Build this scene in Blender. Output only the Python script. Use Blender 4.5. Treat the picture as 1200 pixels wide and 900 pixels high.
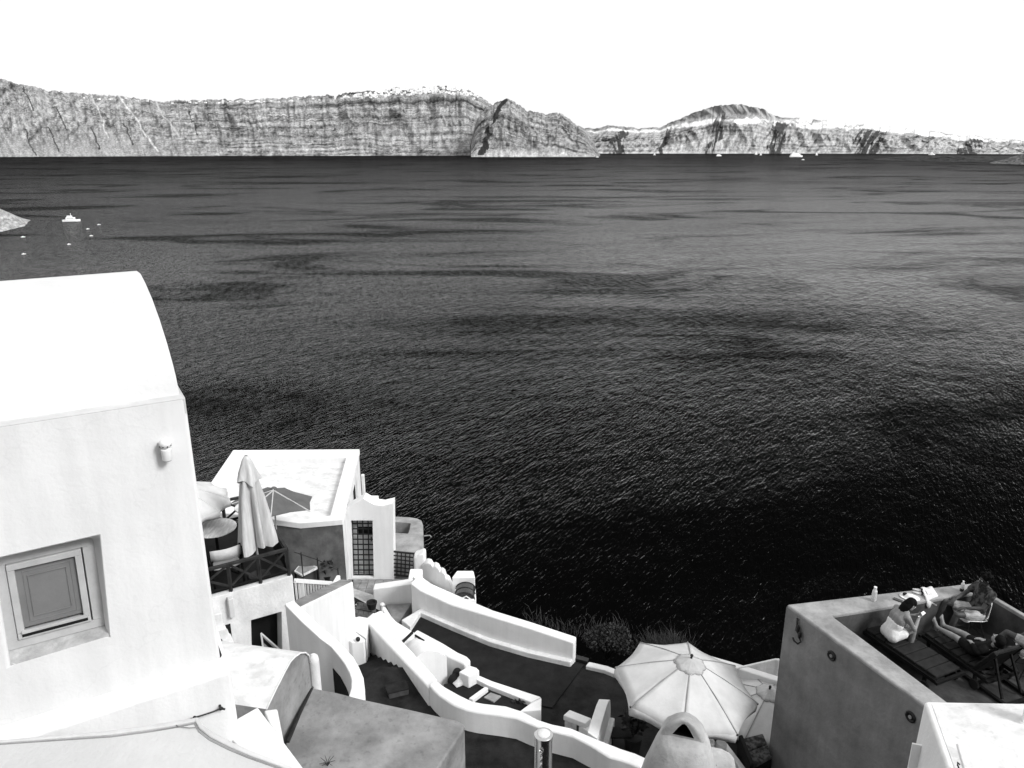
import bpy, bmesh, math, random
import numpy as np
from mathutils import Vector, Matrix
random.seed(7); RNG = np.random.default_rng(11)
for o in list(bpy.data.objects): bpy.data.objects.remove(o)
SC = bpy.context.scene
COL = SC.collection
rad = math.radians
SEA = -100.0                       # sea level; the camera stands at height 0

# ------------------------------------------------------------------ camera
FPX, PITCH = 900.0, rad(17.5)      # focal length in pixels of the 1200 px wide photograph
cam = bpy.data.cameras.new('camera'); camo = bpy.data.objects.new('camera', cam); COL.objects.link(camo)
cam.sensor_width = 36.0; cam.lens = 36.0 * FPX / 1200.0
cam.clip_start = 0.1; cam.clip_end = 120000.0
camo.location = (0, 0, 0); camo.rotation_euler = (rad(90) - PITCH, 0, 0)
SC.camera = camo
# ------------------------------------------------------------------ sky, sun, exposure
SUN_EL, SUN_AZ = 39.0, 125.0       # azimuth clockwise from +Y (view direction): behind the camera, to the right
w = bpy.data.worlds.new('World'); SC.world = w; w.use_nodes = True
nt = w.node_tree; nt.nodes.clear()
sky = nt.nodes.new('ShaderNodeTexSky'); sky.sky_type = 'NISHITA'; sky.sun_disc = False
sky.sun_elevation = rad(SUN_EL); sky.sun_rotation = rad(SUN_AZ); sky.dust_density = 2.0
bw = nt.nodes.new('ShaderNodeRGBToBW'); bg = nt.nodes.new('ShaderNodeBackground'); wo = nt.nodes.new('ShaderNodeOutputWorld')
bg.inputs['Strength'].default_value = 0.15
hz = nt.nodes.new('ShaderNodeMath'); hz.operation = 'MAXIMUM'; hz.inputs[1].default_value = 4.3      # bright even haze, as white near the horizon as above
nt.links.new(sky.outputs[0], bw.inputs[0]); nt.links.new(bw.outputs[0], hz.inputs[0]); nt.links.new(hz.outputs[0], bg.inputs[0]); nt.links.new(bg.outputs[0], wo.inputs[0])
sl = bpy.data.lights.new('sun', 'SUN'); sl.energy = 1.5; sl.angle = rad(14); sl.color = (1, 1, 1)
so = bpy.data.objects.new('sun', sl); COL.objects.link(so)
sv = Vector((math.sin(rad(SUN_AZ)) * math.cos(rad(SUN_EL)), math.cos(rad(SUN_AZ)) * math.cos(rad(SUN_EL)), math.sin(rad(SUN_EL))))
so.rotation_euler = sv.to_track_quat('Z', 'Y').to_euler()
SC.view_settings.view_transform = 'Standard'; SC.view_settings.look = 'None'
SC.view_settings.exposure = 0.66; SC.view_settings.gamma = 1.0
SC.cycles.max_bounces = 6

# ------------------------------------------------------------------ helpers: measuring from the photograph
CP, SP = math.cos(PITCH), math.sin(PITCH)
def ray(px, py):
    a, b = (px - 600) / FPX, (py - 450) / FPX
    return Vector((a, CP - b * SP, -SP - b * CP))
def P(px, py, z):                  # the point of the level plane z seen at a photo pixel
    d = ray(px, py); return d * (z / d.z)
def PY(px, py, y):                 # ... of the upright plane Y = y
    d = ray(px, py); return d * (y / d.y)
def PN(px, py, n, k):              # ... of the plane n.P = k
    d = ray(px, py); return d * (k / n.dot(d))
def zat(pt, py):                   # height above / below pt that falls on row py
    d = ray(600, py); return pt.y * d.z / d.y
V = Vector

class MB:
    def __init__(s): s.v = []; s.f = []
    def add(s, vs, fs):
        b = len(s.v); s.v += [V(p) for p in vs]; s.f += [tuple(i + b for i in f) for f in fs]; return s
    def obox(s, c, e1, size, e3=None):          # box centred at c, long axis e1
        e1 = V(e1).normalized(); e3 = V(e3).normalized() if e3 is not None else V((0, 0, 1))
        if abs(e1.dot(e3)) > .99: e3 = V((0, 1, 0))
        e2 = e3.cross(e1).normalized(); e3 = e1.cross(e2); c = V(c); l, w_, h = [q / 2 for q in size]
        vs = [c + e1 * l * i + e2 * w_ * j + e3 * h * k for i, j, k in ((-1,-1,-1),(1,-1,-1),(1,1,-1),(-1,1,-1),(-1,-1,1),(1,-1,1),(1,1,1),(-1,1,1))]
        return s.add(vs, [(3,2,1,0),(4,5,6,7),(0,1,5,4),(1,2,6,5),(2,3,7,6),(3,0,4,7)])
    def bar(s, a, b, w_, h=None):
        a, b = V(a), V(b); return s.obox((a + b) / 2, b - a, ((b - a).length, w_, h or w_))
    def tube(s, pts, r, n=8, cap=True):
        pts = [V(p) for p in pts]; rs = r if isinstance(r, (list, tuple)) else [r] * len(pts)
        base = len(s.v); up = V((0, 0, 1))
        for i, p in enumerate(pts):
            t = (pts[min(i + 1, len(pts) - 1)] - pts[max(i - 1, 0)]).normalized()
            u = t.cross(up) if abs(t.dot(up)) < .97 else t.cross(V((1, 0, 0)))
            u.normalize(); v_ = t.cross(u)
            for k in range(n):
                a = 2 * math.pi * k / n; s.v.append(p + (u * math.cos(a) + v_ * math.sin(a)) * rs[i])
        for i in range(len(pts) - 1):
            for k in range(n):
                a, b = base + i * n + k, base + i * n + (k + 1) % n
                s.f.append((a, b, b + n, a + n))
        if cap:
            s.f.append(tuple(base + k for k in reversed(range(n)))); s.f.append(tuple(base + (len(pts) - 1) * n + k for k in range(n)))
        return s
    def prism(s, top, bot):                      # top: points; bot: height or list of heights
        n = len(top); top = [V(p) for p in top]; bz = bot if isinstance(bot, (list, tuple)) else [bot] * n
        lo = [V((p.x, p.y, bz[i])) for i, p in enumerate(top)]
        return s.add(top + lo, [tuple(range(n))] + [(i, n + i, n + (i + 1) % n, (i + 1) % n) for i in range(n)] + [tuple(reversed(range(n, 2 * n)))])
    def ribbon(s, L, R, zb):                     # wall whose top runs between two edges
        n = len(L); L = [V(p) for p in L]; R = [V(p) for p in R]; zb = zb if isinstance(zb, (list, tuple)) else [zb] * n
        vs = []
        for i in range(n): vs += [L[i], R[i], V((R[i].x, R[i].y, zb[i])), V((L[i].x, L[i].y, zb[i]))]
        fs = [(3, 2, 1, 0)] + [(4*i+k, 4*i+(k+1) % 4, 4*i+4+(k+1) % 4, 4*i+4+k) for i in range(n-1) for k in range(4)] + [tuple(4*(n-1)+k for k in range(4))]
        return s.add(vs, fs)
    def ell(s, c, r, n=14, m=9, rot=None):
        c = V(c); r = r if isinstance(r, (tuple, list)) else (r, r, r); vs = []; fs = []
        for i in range(m + 1):
            th = math.pi * i / m
            for k in range(n):
                a = 2 * math.pi * k / n; p = V((r[0]*math.sin(th)*math.cos(a), r[1]*math.sin(th)*math.sin(a), r[2]*math.cos(th)))
                if rot is not None: p = rot @ p
                vs.append(c + p)
        for i in range(m):
            for k in range(n): fs.append((i*n+k, (i+1)*n+k, (i+1)*n+(k+1) % n, i*n+(k+1) % n))
        return s.add(vs, fs)
    def lathe(s, c, prof, n=16, ax=(1, 1)):      # prof: (radius, z)
        c = V(c); vs = []; fs = []
        for r, z in prof:
            for k in range(n):
                a = 2 * math.pi * k / n; vs.append(c + V((r*ax[0]*math.cos(a), r*ax[1]*math.sin(a), z)))
        for i in range(len(prof) - 1):
            for k in range(n): fs.append((i*n+k, i*n+(k+1) % n, (i+1)*n+(k+1) % n, (i+1)*n+k))
        fs.append(tuple(reversed(range(n)))); fs.append(tuple((len(prof)-1)*n+k for k in range(n)))
        return s.add(vs, fs)
    def build(s, name, mat, parent=None, bevel=0, seg=2, smooth=False, loc=None, fix=True, solid=0, subd=0):
        if parent is not None: org = world_loc(parent)
        elif loc is not None: org = V(loc)
        else:
            xs = [p.x for p in s.v]; ys = [p.y for p in s.v]
            org = V(((min(xs)+max(xs))/2, (min(ys)+max(ys))/2, min(p.z for p in s.v)))
        me = bpy.data.meshes.new(name); me.from_pydata([tuple(p - org) for p in s.v], [], s.f)
        if fix:
            bm = bmesh.new(); bm.from_mesh(me); bmesh.ops.remove_doubles(bm, verts=bm.verts, dist=1e-5)
            bmesh.ops.recalc_face_normals(bm, faces=bm.faces); bm.to_mesh(me); bm.free()
        o = bpy.data.objects.new(name, me); COL.objects.link(o); me.materials.append(mat)
        if parent is not None: o.parent = parent
        else: o.location = org
        if smooth or bevel:
            for p in me.polygons: p.use_smooth = True
            if not smooth or smooth == 2: me.set_sharp_from_angle(angle=rad(40))
        if solid:
            m = o.modifiers.new('solid', 'SOLIDIFY'); m.thickness = solid; m.offset = 0
        if bevel:
            m = o.modifiers.new('bevel', 'BEVEL'); m.width = bevel; m.segments = seg; m.limit_method = 'ANGLE'; m.angle_limit = rad(35)
            m.harden_normals = True
        if subd:
            m = o.modifiers.new('sub', 'SUBSURF'); m.levels = subd; m.render_levels = subd
        return o
def world_loc(o):
    l = V((0, 0, 0))
    while o is not None: l += V(o.location); o = o.parent
    return l
def tag(o, label=None, cat=None, group=None, kind=None):
    if label: o['label'] = label
    if cat: o['category'] = cat
    if group: o['group'] = group
    if kind: o['kind'] = kind
    return o
def thing(name, label, cat, loc=(0, 0, 0), group=None):
    o = bpy.data.objects.new(name, None); o.empty_display_size = .2; COL.objects.link(o); o.location = loc
    return tag(o, label, cat, group)
def copy_tree(o, parent=None):
    c = o.copy(); COL.objects.link(c)
    if parent is not None: c.parent = parent
    for ch in [q for q in bpy.data.objects if q.parent == o]: copy_tree(ch, c)
    return c

# ------------------------------------------------------------------ materials (all neutral: a black and white photograph)
MATS = {}
def mat(name, lo, hi, scale=2.0, detail=6, rough=.85, bump=.15, bscale=25, streak=0., spec=.3, metal=0., stretch=(1,1,1), specks=0., spots=0., bd=.01, spread=.15):
    m = bpy.data.materials.new(name); m.use_nodes = True; n = m.node_tree; b = n.nodes['Principled BSDF']
    N = lambda t: n.nodes.new(t); L = n.links.new
    geo = N('ShaderNodeNewGeometry'); mp = N('ShaderNodeMapping'); mp.inputs['Scale'].default_value = stretch
    L(geo.outputs['Position'], mp.inputs[0])
    nz = N('ShaderNodeTexNoise'); nz.inputs['Scale'].default_value = scale; nz.inputs['Detail'].default_value = detail; nz.inputs['Roughness'].default_value = .62
    L(mp.outputs[0], nz.inputs['Vector'])
    r = N('ShaderNodeMapRange'); r.inputs[1].default_value = .5 - spread; r.inputs[2].default_value = .5 + spread; r.inputs[3].default_value = lo; r.inputs[4].default_value = hi
    L(nz.outputs[0], r.inputs[0]); out = r.outputs[0]
    if streak:
        ms = N('ShaderNodeMapping'); ms.inputs['Scale'].default_value = (3.1, 3.1, .3); L(geo.outputs['Position'], ms.inputs[0])
        ns = N('ShaderNodeTexNoise'); ns.inputs['Scale'].default_value = 2.2; ns.inputs['Detail'].default_value = 8; L(ms.outputs[0], ns.inputs['Vector'])
        rs = N('ShaderNodeMapRange'); rs.inputs[1].default_value = .38; rs.inputs[2].default_value = .62; rs.inputs[3].default_value = 1 - streak; rs.inputs[4].default_value = 1.0
        L(ns.outputs[0], rs.inputs[0]); mu = N('ShaderNodeMath'); mu.operation = 'MULTIPLY'; L(out, mu.inputs[0]); L(rs.outputs[0], mu.inputs[1]); out = mu.outputs[0]
    if spots:
        vo = N('ShaderNodeTexNoise'); vo.inputs['Scale'].default_value = 14; vo.inputs['Detail'].default_value = 3; L(geo.outputs['Position'], vo.inputs['Vector'])
        r2 = N('ShaderNodeMapRange'); r2.inputs[1].default_value = .30; r2.inputs[2].default_value = .40; r2.inputs[3].default_value = 1 - spots; r2.inputs[4].default_value = 1
        L(vo.outputs[0], r2.inputs[0]); mu = N('ShaderNodeMath'); mu.operation = 'MULTIPLY'; L(out, mu.inputs[0]); L(r2.outputs[0], mu.inputs[1]); out = mu.outputs[0]
    if specks:
        vo = N('ShaderNodeTexVoronoi'); vo.inputs['Scale'].default_value = 1.7; L(geo.outputs['Position'], vo.inputs['Vector'])
        r2 = N('ShaderNodeMapRange'); r2.inputs[1].default_value = .006; r2.inputs[2].default_value = .012; r2.inputs[3].default_value = 1 - specks; r2.inputs[4].default_value = 1
        L(vo.outputs['Distance'], r2.inputs[0]); mu = N('ShaderNodeMath'); mu.operation = 'MULTIPLY'; L(out, mu.inputs[0]); L(r2.outputs[0], mu.inputs[1]); out = mu.outputs[0]
        vc = N('ShaderNodeTexVoronoi'); vc.feature = 'DISTANCE_TO_EDGE'; vc.inputs['Scale'].default_value = .42
        nw = N('ShaderNodeTexNoise'); nw.inputs['Scale'].default_value = 2.5; nw.inputs['Detail'].default_value = 5; L(geo.outputs['Position'], nw.inputs['Vector'])
        va = N('ShaderNodeVectorMath'); va.operation = 'MULTIPLY_ADD'; va.inputs[1].default_value = (.8, .8, .8); L(nw.outputs['Color'], va.inputs[0]); L(geo.outputs['Position'], va.inputs[2]); L(va.outputs[0], vc.inputs['Vector'])
        r3 = N('ShaderNodeMapRange'); r3.inputs[1].default_value = .0; r3.inputs[2].default_value = .005; r3.inputs[3].default_value = .955; r3.inputs[4].default_value = 1
        L(vc.outputs['Distance'], r3.inputs[0]); mu = N('ShaderNodeMath'); mu.operation = 'MULTIPLY'; L(out, mu.inputs[0]); L(r3.outputs[0], mu.inputs[1]); out = mu.outputs[0]
    L(out, b.inputs['Base Color'])
    b.inputs['Roughness'].default_value = rough; b.inputs['Specular IOR Level'].default_value = spec; b.inputs['Metallic'].default_value = metal
    if bump:
        nb = N('ShaderNodeTexNoise'); nb.inputs['Scale'].default_value = bscale; nb.inputs['Detail'].default_value = 4; L(mp.outputs[0], nb.inputs['Vector'])
        n2 = N('ShaderNodeTexNoise'); n2.inputs['Scale'].default_value = bscale * .12; n2.inputs['Detail'].default_value = 3; L(mp.outputs[0], n2.inputs['Vector'])
        ad = N('ShaderNodeMath'); ad.operation = 'MULTIPLY_ADD'; ad.inputs[1].default_value = 3.0; L(n2.outputs[0], ad.inputs[0]); L(nb.outputs[0], ad.inputs[2])
        bp = N('ShaderNodeBump'); bp.inputs['Strength'].default_value = bump; bp.inputs['Distance'].default_value = bd; L(ad.outputs[0], bp.inputs['Height']); L(bp.outputs[0], b.inputs['Normal'])
    MATS[name] = m; return m
white = mat('white_plaster', .72, .77, 1.3, 8, .9, .22, 30, streak=.06, specks=.6, bd=.012)
vaultw = mat('vault_whitewash', .58, .67, .9, 8, .9, .4, 26, specks=.7, stretch=(1, 1, 1.5), bd=.012)
slabw = mat('terrace_whitewash', .50, .57, 1.2, 8, .9, .4, 26, specks=.7, bd=.012)
white2 = mat('white_plaster_worn', .60, .76, 2.0, 7, .9, .5, 22, streak=.08, spots=.08, bd=.015)
whiteroof = mat('white_roof_coat', .52, .74, 3.0, 8, .9, .5, 18, spots=.12, stretch=(1, 1.6, 1), bd=.015)
offwhite = mat('offwhite_plaster', .52, .66, 1.5, 7, .9, .4, 25, streak=.06, bd=.012)
greyledge = mat('shaded_ledge_plaster', .50, .60, 3, 6, .9, .3, 30)  # slight shadow on the gutter ledge, painted as a greyer plaster
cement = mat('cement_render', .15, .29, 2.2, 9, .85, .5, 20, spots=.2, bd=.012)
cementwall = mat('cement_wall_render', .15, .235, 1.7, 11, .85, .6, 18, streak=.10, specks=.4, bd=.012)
cementin = mat('cement_parapet_shaded', .035, .085, 2.2, 10, .85, .5, 18, bd=.012)  # darker copy of the cement: shade inside the parapet put into the colour
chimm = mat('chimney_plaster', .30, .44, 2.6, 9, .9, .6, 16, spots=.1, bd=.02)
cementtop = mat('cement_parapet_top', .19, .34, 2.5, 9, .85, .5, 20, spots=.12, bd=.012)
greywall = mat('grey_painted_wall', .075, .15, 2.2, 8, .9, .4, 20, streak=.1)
floor1 = mat('dark_floor_paint', .009, .017, 3.0, 9, .85, .4, 30, bd=.008, spec=.15, spots=.2)
floor2 = mat('dark_path_cement', .007, .022, 2.6, 10, .85, .5, 25, bd=.01, spec=.15, spots=.3)
terrfloor = mat('terrace_floor_cement', .020, .060, 2.4, 9, .8, .5, 20, spots=.2)
tilem = mat('stone_tile', .17, .34, 3.5, 7, .85, .4, 25)
brickm = mat('dark_brick', .06, .14, 5, 6, .9, .5, 25)
wood = mat('dark_stained_wood', .004, .010, 6, 5, .7, .3, 40, spec=.12, stretch=(1, 1, 6))
woodseat = mat('lounger_fabric', .006, .016, 8, 5, .9, .3, 60)
metal = mat('black_iron', .010, .02, 8, 4, .5, .15, 40)
tabletop = mat('worn_table_top', .42, .70, 6, 6, .8, .3, 30, stretch=(3, .7, 1))
canvas = mat('white_canvas', .47, .57, 2.4, 8, .95, .4, 35, stretch=(1, 1, .5), bd=.006)
canvasg = mat('shaded_canvas', .085, .115, 3, 6, .95, .3, 50, bd=.004)  # the tipped parasol's underside shade is in this grey
canvasf = mat('beige_canvas', .42, .60, 3.5, 5, .95, .3, 40, stretch=(3, 3, .4), bd=.006)
railwood = mat('highlit_rail_wood', .016, .036, 6, 5, .7, .3, 40, spec=.2)  # lighter than the other wood: highlights on the rails put into the colour
capcanvas = mat('cap_canvas', .38, .48, 5, 8, .95, .5, 40)
chaircanvas = mat('chair_canvas', .40, .52, 4, 6, .95, .3, 40)
soot = mat('soot', .004, .008, 4, 3, 1.0, 0, spec=0)
seam = mat('canvas_seam', .2, .28, 5, 4, .9, 0)
shutter = mat('grey_shutter_paint', .16, .19, 4, 5, .6, .15, 40)
framew = mat('window_frame_paint', .40, .48, 5, 6, .7, .2, 40)
sillm = mat('window_sill_stone', .34, .52, 7, 8, .9, .6, 30)
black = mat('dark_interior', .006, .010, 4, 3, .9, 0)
chrome = mat('steel', .55, .7, 6, 4, .22, .1, 20, metal=1.0)
plastic = mat('white_plastic', .75, .8, 4, 3, .4, 0)
skin = mat('skin', .035, .065, 6, 4, .6, .1, 30)
skinl = mat('skin_light', .17, .24, 6, 4, .6, .1, 30)
hair = mat('hair', .003, .006, 20, 4, .8, .4, 60, spec=.08)
clothw = mat('white_cloth', .60, .74, 5, 5, .9, .4, 20, bd=.02)
clothd = mat('dark_cloth', .006, .012, 8, 5, .9, .3, 30, spec=.08)
clothg = mat('grey_cloth', .010, .075, 9, 3, .9, .4, 30, spread=.08)
clothl = mat('light_striped_cloth', .3, .5, 14, 3, .9, .4, 30, stretch=(1, 1, 3))
rubber = mat('black_rubber', .008, .014, 5, 3, .8, 0)
leafd = mat('dark_leaf', .006, .03, 6, 4, .6, 0, spread=.2)
leafl = mat('dry_grass', .008, .05, 8, 4, .8, 0, spread=.2)
soil = mat('hillside_soil', .003, .012, .8, 9, .95, .8, 8, bd=.05)
slab = mat('pale_slab', .2, .3, 4, 6, .9, .3)
pot = mat('dark_pot', .006, .012, 6, 4, .7, .2)
boatw = mat('boat_white', .8, .85, .1, 2, .5, 0)
boatg = mat('boat_grey', .2, .3, .1, 2, .5, 0)

# sea: reflection grows steeply at grazing angles as seen through a polarising filter
def sea_mat():
    m = bpy.data.materials.new('sea_water'); m.use_nodes = True; n = m.node_tree; n.nodes.clear()
    N = lambda t: n.nodes.new(t); L = n.links.new
    geo = N('ShaderNodeNewGeometry')
    def noise(scale, det, rotz, sx, sy, dist=0.0, ro=.55):
        mp = N('ShaderNodeMapping'); mp.vector_type = 'TEXTURE'; mp.inputs['Rotation'].default_value = (0, 0, rad(rotz)); mp.inputs['Scale'].default_value = (1 / sx, 1 / sy, 1)
        L(geo.outputs['Position'], mp.inputs[0]); t = N('ShaderNodeTexNoise'); t.inputs['Scale'].default_value = scale; t.inputs['Detail'].default_value = det
        t.inputs['Distortion'].default_value = dist; t.inputs['Roughness'].default_value = ro; L(mp.outputs[0], t.inputs['Vector']); return t.outputs[0]
    def math_(op, a, b=None, c=None):
        t = N('ShaderNodeMath'); t.operation = op
        for i, q in enumerate((a, b, c)):
            if q is None: continue
            if isinstance(q, (int, float)): t.inputs[i].default_value = q
            else: L(q, t.inputs[i])
        return t.outputs[0]
    def mr(a, b0, b1, c0, c1):
        t = N('ShaderNodeMapRange')
        for i, q in enumerate((b0, b1, c0, c1)): t.inputs[i + 1].default_value = q
        L(a, t.inputs[0]); return t.outputs[0]
    w1 = noise(1.25, 2, 61, .24, 1.0, .35); w2 = noise(.24, 3, 54, .36, 1.0, .4); w3 = noise(2.6, 2, 66, .4, 1.0)
    w4 = noise(.016, 3, 20, .5, 1.0, .3)
    h = math_('MULTIPLY_ADD', w1, 1.0, math_('MULTIPLY_ADD', w2, 1.5, math_('MULTIPLY_ADD', w3, .25, math_('MULTIPLY', w4, 3.0))))
    bp = N('ShaderNodeBump'); bp.inputs['Strength'].default_value = 1.0; bp.inputs['Distance'].default_value = 0.7; L(h, bp.inputs['Height'])
    fr = N('ShaderNodeFresnel'); fr.inputs['IOR'].default_value = 1.33; L(bp.outputs[0], fr.inputs['Normal'])
    # wind patches: smooth and ruffled water
    grain = noise(.30, 4, 14, 1.0, .22, .3, .72); p1 = noise(.0085, 5, 4, .42, 1.0, 1.0, .55); p2 = noise(.0011, 4, 8, .30, 1.0, .5, .6)
    patch = math_('MULTIPLY', math_('MULTIPLY', mr(p1, .40, .52, .22, 1.1), mr(p2, .40, .57, .6, 1.15)), mr(grain, .36, .64, .45, 1.6))
    ff = N('ShaderNodeFresnel'); ff.inputs['IOR'].default_value = 1.33
    fac = math_('MULTIPLY', math_('POWER', fr.outputs[0], 3.1), patch)
    fac = math_('MULTIPLY', math_('MINIMUM', math_('MULTIPLY', fac, 4.2), .62), mr(ff.outputs[0], .38, .88, 1.0, .13))
    df = N('ShaderNodeBsdfDiffuse'); df.inputs['Color'].default_value = (.0014, .0014, .0014, 1); L(bp.outputs[0], df.inputs['Normal'])
    gl = N('ShaderNodeBsdfGlossy'); gl.inputs['Roughness'].default_value = .18; gl.inputs['Color'].default_value = (1, 1, 1, 1); L(bp.outputs[0], gl.inputs['Normal'])
    mx = N('ShaderNodeMixShader'); L(fac, mx.inputs[0]); L(df.outputs[0], mx.inputs[1]); L(gl.outputs[0], mx.inputs[2])
    o = N('ShaderNodeOutputMaterial'); L(mx.outputs[0], o.inputs[0]); return m
seam_ = sea_mat()

# rock: albedo per vertex (strata, dykes, pumice, the headland's cleft shade) with fine noise on top
def rock_mat(name, fine=.09):
    m = bpy.data.materials.new(name); m.use_nodes = True; n = m.node_tree; b = n.nodes['Principled BSDF']; N = lambda t: n.nodes.new(t); L = n.links.new
    at = N('ShaderNodeAttribute'); at.attribute_name = 'alb'
    geo = N('ShaderNodeNewGeometry'); mp = N('ShaderNodeMapping'); mp.inputs['Scale'].default_value = (1, 1, 2.2); L(geo.outputs['Position'], mp.inputs[0])
    t = N('ShaderNodeTexNoise'); t.inputs['Scale'].default_value = fine; t.inputs['Detail'].default_value = 7; t.inputs['Roughness'].default_value = .75; L(mp.outputs[0], t.inputs['Vector'])
    r = N('ShaderNodeMapRange'); r.inputs[1].default_value = .35; r.inputs[2].default_value = .65; r.inputs[3].default_value = .5; r.inputs[4].default_value = 1.5; L(t.outputs[0], r.inputs[0])
    mu = N('ShaderNodeMath'); mu.operation = 'MULTIPLY'; L(at.outputs['Fac'], mu.inputs[0]); L(r.outputs[0], mu.inputs[1])
    mi = N('ShaderNodeMath'); mi.operation = 'MINIMUM'; mi.inputs[1].default_value = .8; L(mu.outputs[0], mi.inputs[0]); L(mi.outputs[0], b.inputs['Base Color'])
    b.inputs['Roughness'].default_value = .95; b.inputs['Specular IOR Level'].default_value = .1
    bp = N('ShaderNodeBump'); bp.inputs['Strength'].default_value = .8; bp.inputs['Distance'].default_value = 12; L(t.outputs[0], bp.inputs['Height']); L(bp.outputs[0], b.inputs['Normal'])
    return m
rock = rock_mat('cliff_rock', .07)
rocknear = rock_mat('headland_rock', .15)

# ================================================================== THE SETTING: sea, far cliffs, islands, hillside
def vnoise(x, y, seed=0):
    xi = np.floor(x).astype(np.int64); yi = np.floor(y).astype(np.int64); fx = x - xi; fy = y - yi
    def h(a, b):
        q = (a * 374761393 + b * 668265263 + seed * 982451653) & 0xffffffff
        q = ((q ^ (q >> 13)) * 1274126177) & 0xffffffff; return ((q ^ (q >> 16)) & 0xffff) / 65535.0
    u = fx * fx * (3 - 2 * fx); v = fy * fy * (3 - 2 * fy)
    return (h(xi, yi) * (1 - u) + h(xi + 1, yi) * u) * (1 - v) + (h(xi, yi + 1) * (1 - u) + h(xi + 1, yi + 1) * u) * v
def fbm(x, y, seed=0, o=5, g=.5):
    s = 0; a = 1; t = 0
    for i in range(o): s = s + a * vnoise(x * 2 ** i, y * 2 ** i, seed + i * 17); t += a; a *= g
    return s / t
def grid_obj(name, X, Y, Z, alb, m, kind='structure', smooth=True):
    h, w_ = X.shape; me = bpy.data.meshes.new(name)
    vs = np.stack([X, Y, Z], -1).reshape(-1, 3); i = np.arange((h - 1) * (w_ - 1)); r = i // (w_ - 1); c = i % (w_ - 1); a = r * w_ + c
    fs = np.stack([a, a + 1, a + w_ + 1, a + w_], -1)
    me.vertices.add(len(vs)); me.vertices.foreach_set('co', vs.ravel().astype(np.float32))
    me.loops.add(fs.size); me.loops.foreach_set('vertex_index', fs.ravel().astype(np.int32))
    me.polygons.add(len(fs)); me.polygons.foreach_set('loop_start', (np.arange(len(fs)) * 4).astype(np.int32))
    me.update(calc_edges=True); me.validate()
    if alb is not None:
        at = me.attributes.new('alb', 'FLOAT', 'POINT'); at.data.foreach_set('value', alb.ravel().astype(np.float32))
    me.materials.append(m)
    if smooth: me.polygons.foreach_set('use_smooth', np.ones(len(fs), bool))
    o = bpy.data.objects.new(name, me); COL.objects.link(o); o['kind'] = kind; return o

# sea
ys = np.array([-400, 15, 60, 200, 700, 3000, 12000, 60000.]); xs = np.array([-50000, -8000, -1500, -300, 0, 300, 1500, 8000, 50000.])
SX, SY = np.meshgrid(xs, ys); o = grid_obj('sea', SX, SY, np.full_like(SX, SEA), None, seam_, smooth=False)

def cliff(name, sky_, base, nu, nv, depth, prof, seed, gully, alb_fn, back=1500., rug=1.):
    px = np.linspace(sky_[0][0], sky_[-1][0], nu); top = np.interp(px, [p[0] for p in sky_], [p[1] for p in sky_])
    bpy_ = np.interp(px, [p[0] for p in base], [p[1] for p in base])
    top = top + (fbm(px / 9., px * 0 + 3, seed + 5, 4) - .5) * 4.5 + np.clip(fbm(px / 2.2, px * 0 + 1, seed + 6, 3) - .5, 0, 1) * 5 * rug
    a = (px - 600) / FPX
    def rt(py): b = (py - 450) / FPX; return (CP - b * SP), (-SP - b * CP)
    dyb, dzb = rt(bpy_); tb = SEA / dzb; Yb = tb * dyb
    v = np.linspace(0, 1, nv)[:, None]; U = np.broadcast_to(px[None, :], (nv, nu))
    off = depth * np.interp(v, prof[0], prof[1])
    g = np.abs(fbm(U / 26. + v * .9, v * 1.2, seed, 4) - .5) * 2; g2 = np.abs(fbm(U / 8. - v * .5, v * 2.5, seed + 9, 4) - .5) * 2
    st = fbm(U / 60., v * 16, seed + 3, 3) - .5
    dsp = (g * gully + g2 * gully * .45 + st * 34) * np.sin(np.pi * np.clip(v, .03, .97)) ** .6
    Y = Yb[None, :] + off + dsp
    dyt, dzt = rt(top); Yt = Y[-1]; Zt = Yt * dzt / dyt
    Z = SEA - 6 + (Zt[None, :] - SEA + 6) * v
    Z = Z + np.where(v > .02, (fbm(U / 5., v * 9, seed + 21, 3) - .5) * 14 * np.sin(np.pi * v), 0)
    X = Y * (a / dyb)[None, :]
    # the land behind the rim falls away again
    bX = np.stack([X[-1] * 1.06, X[-1] * 1.15]); bY = np.stack([Y[-1] + back * .4, Y[-1] + back]); bZ = np.stack([Z[-1] - 60, np.full(nu, SEA - 6)])
    alb = alb_fn(U, np.broadcast_to(v, U.shape), seed)
    return grid_obj(name, np.vstack([X, bX]), np.vstack([Y, bY]), np.vstack([Z, bZ]), np.vstack([alb, alb[-1:], alb[-1:]]), rock)

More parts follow.
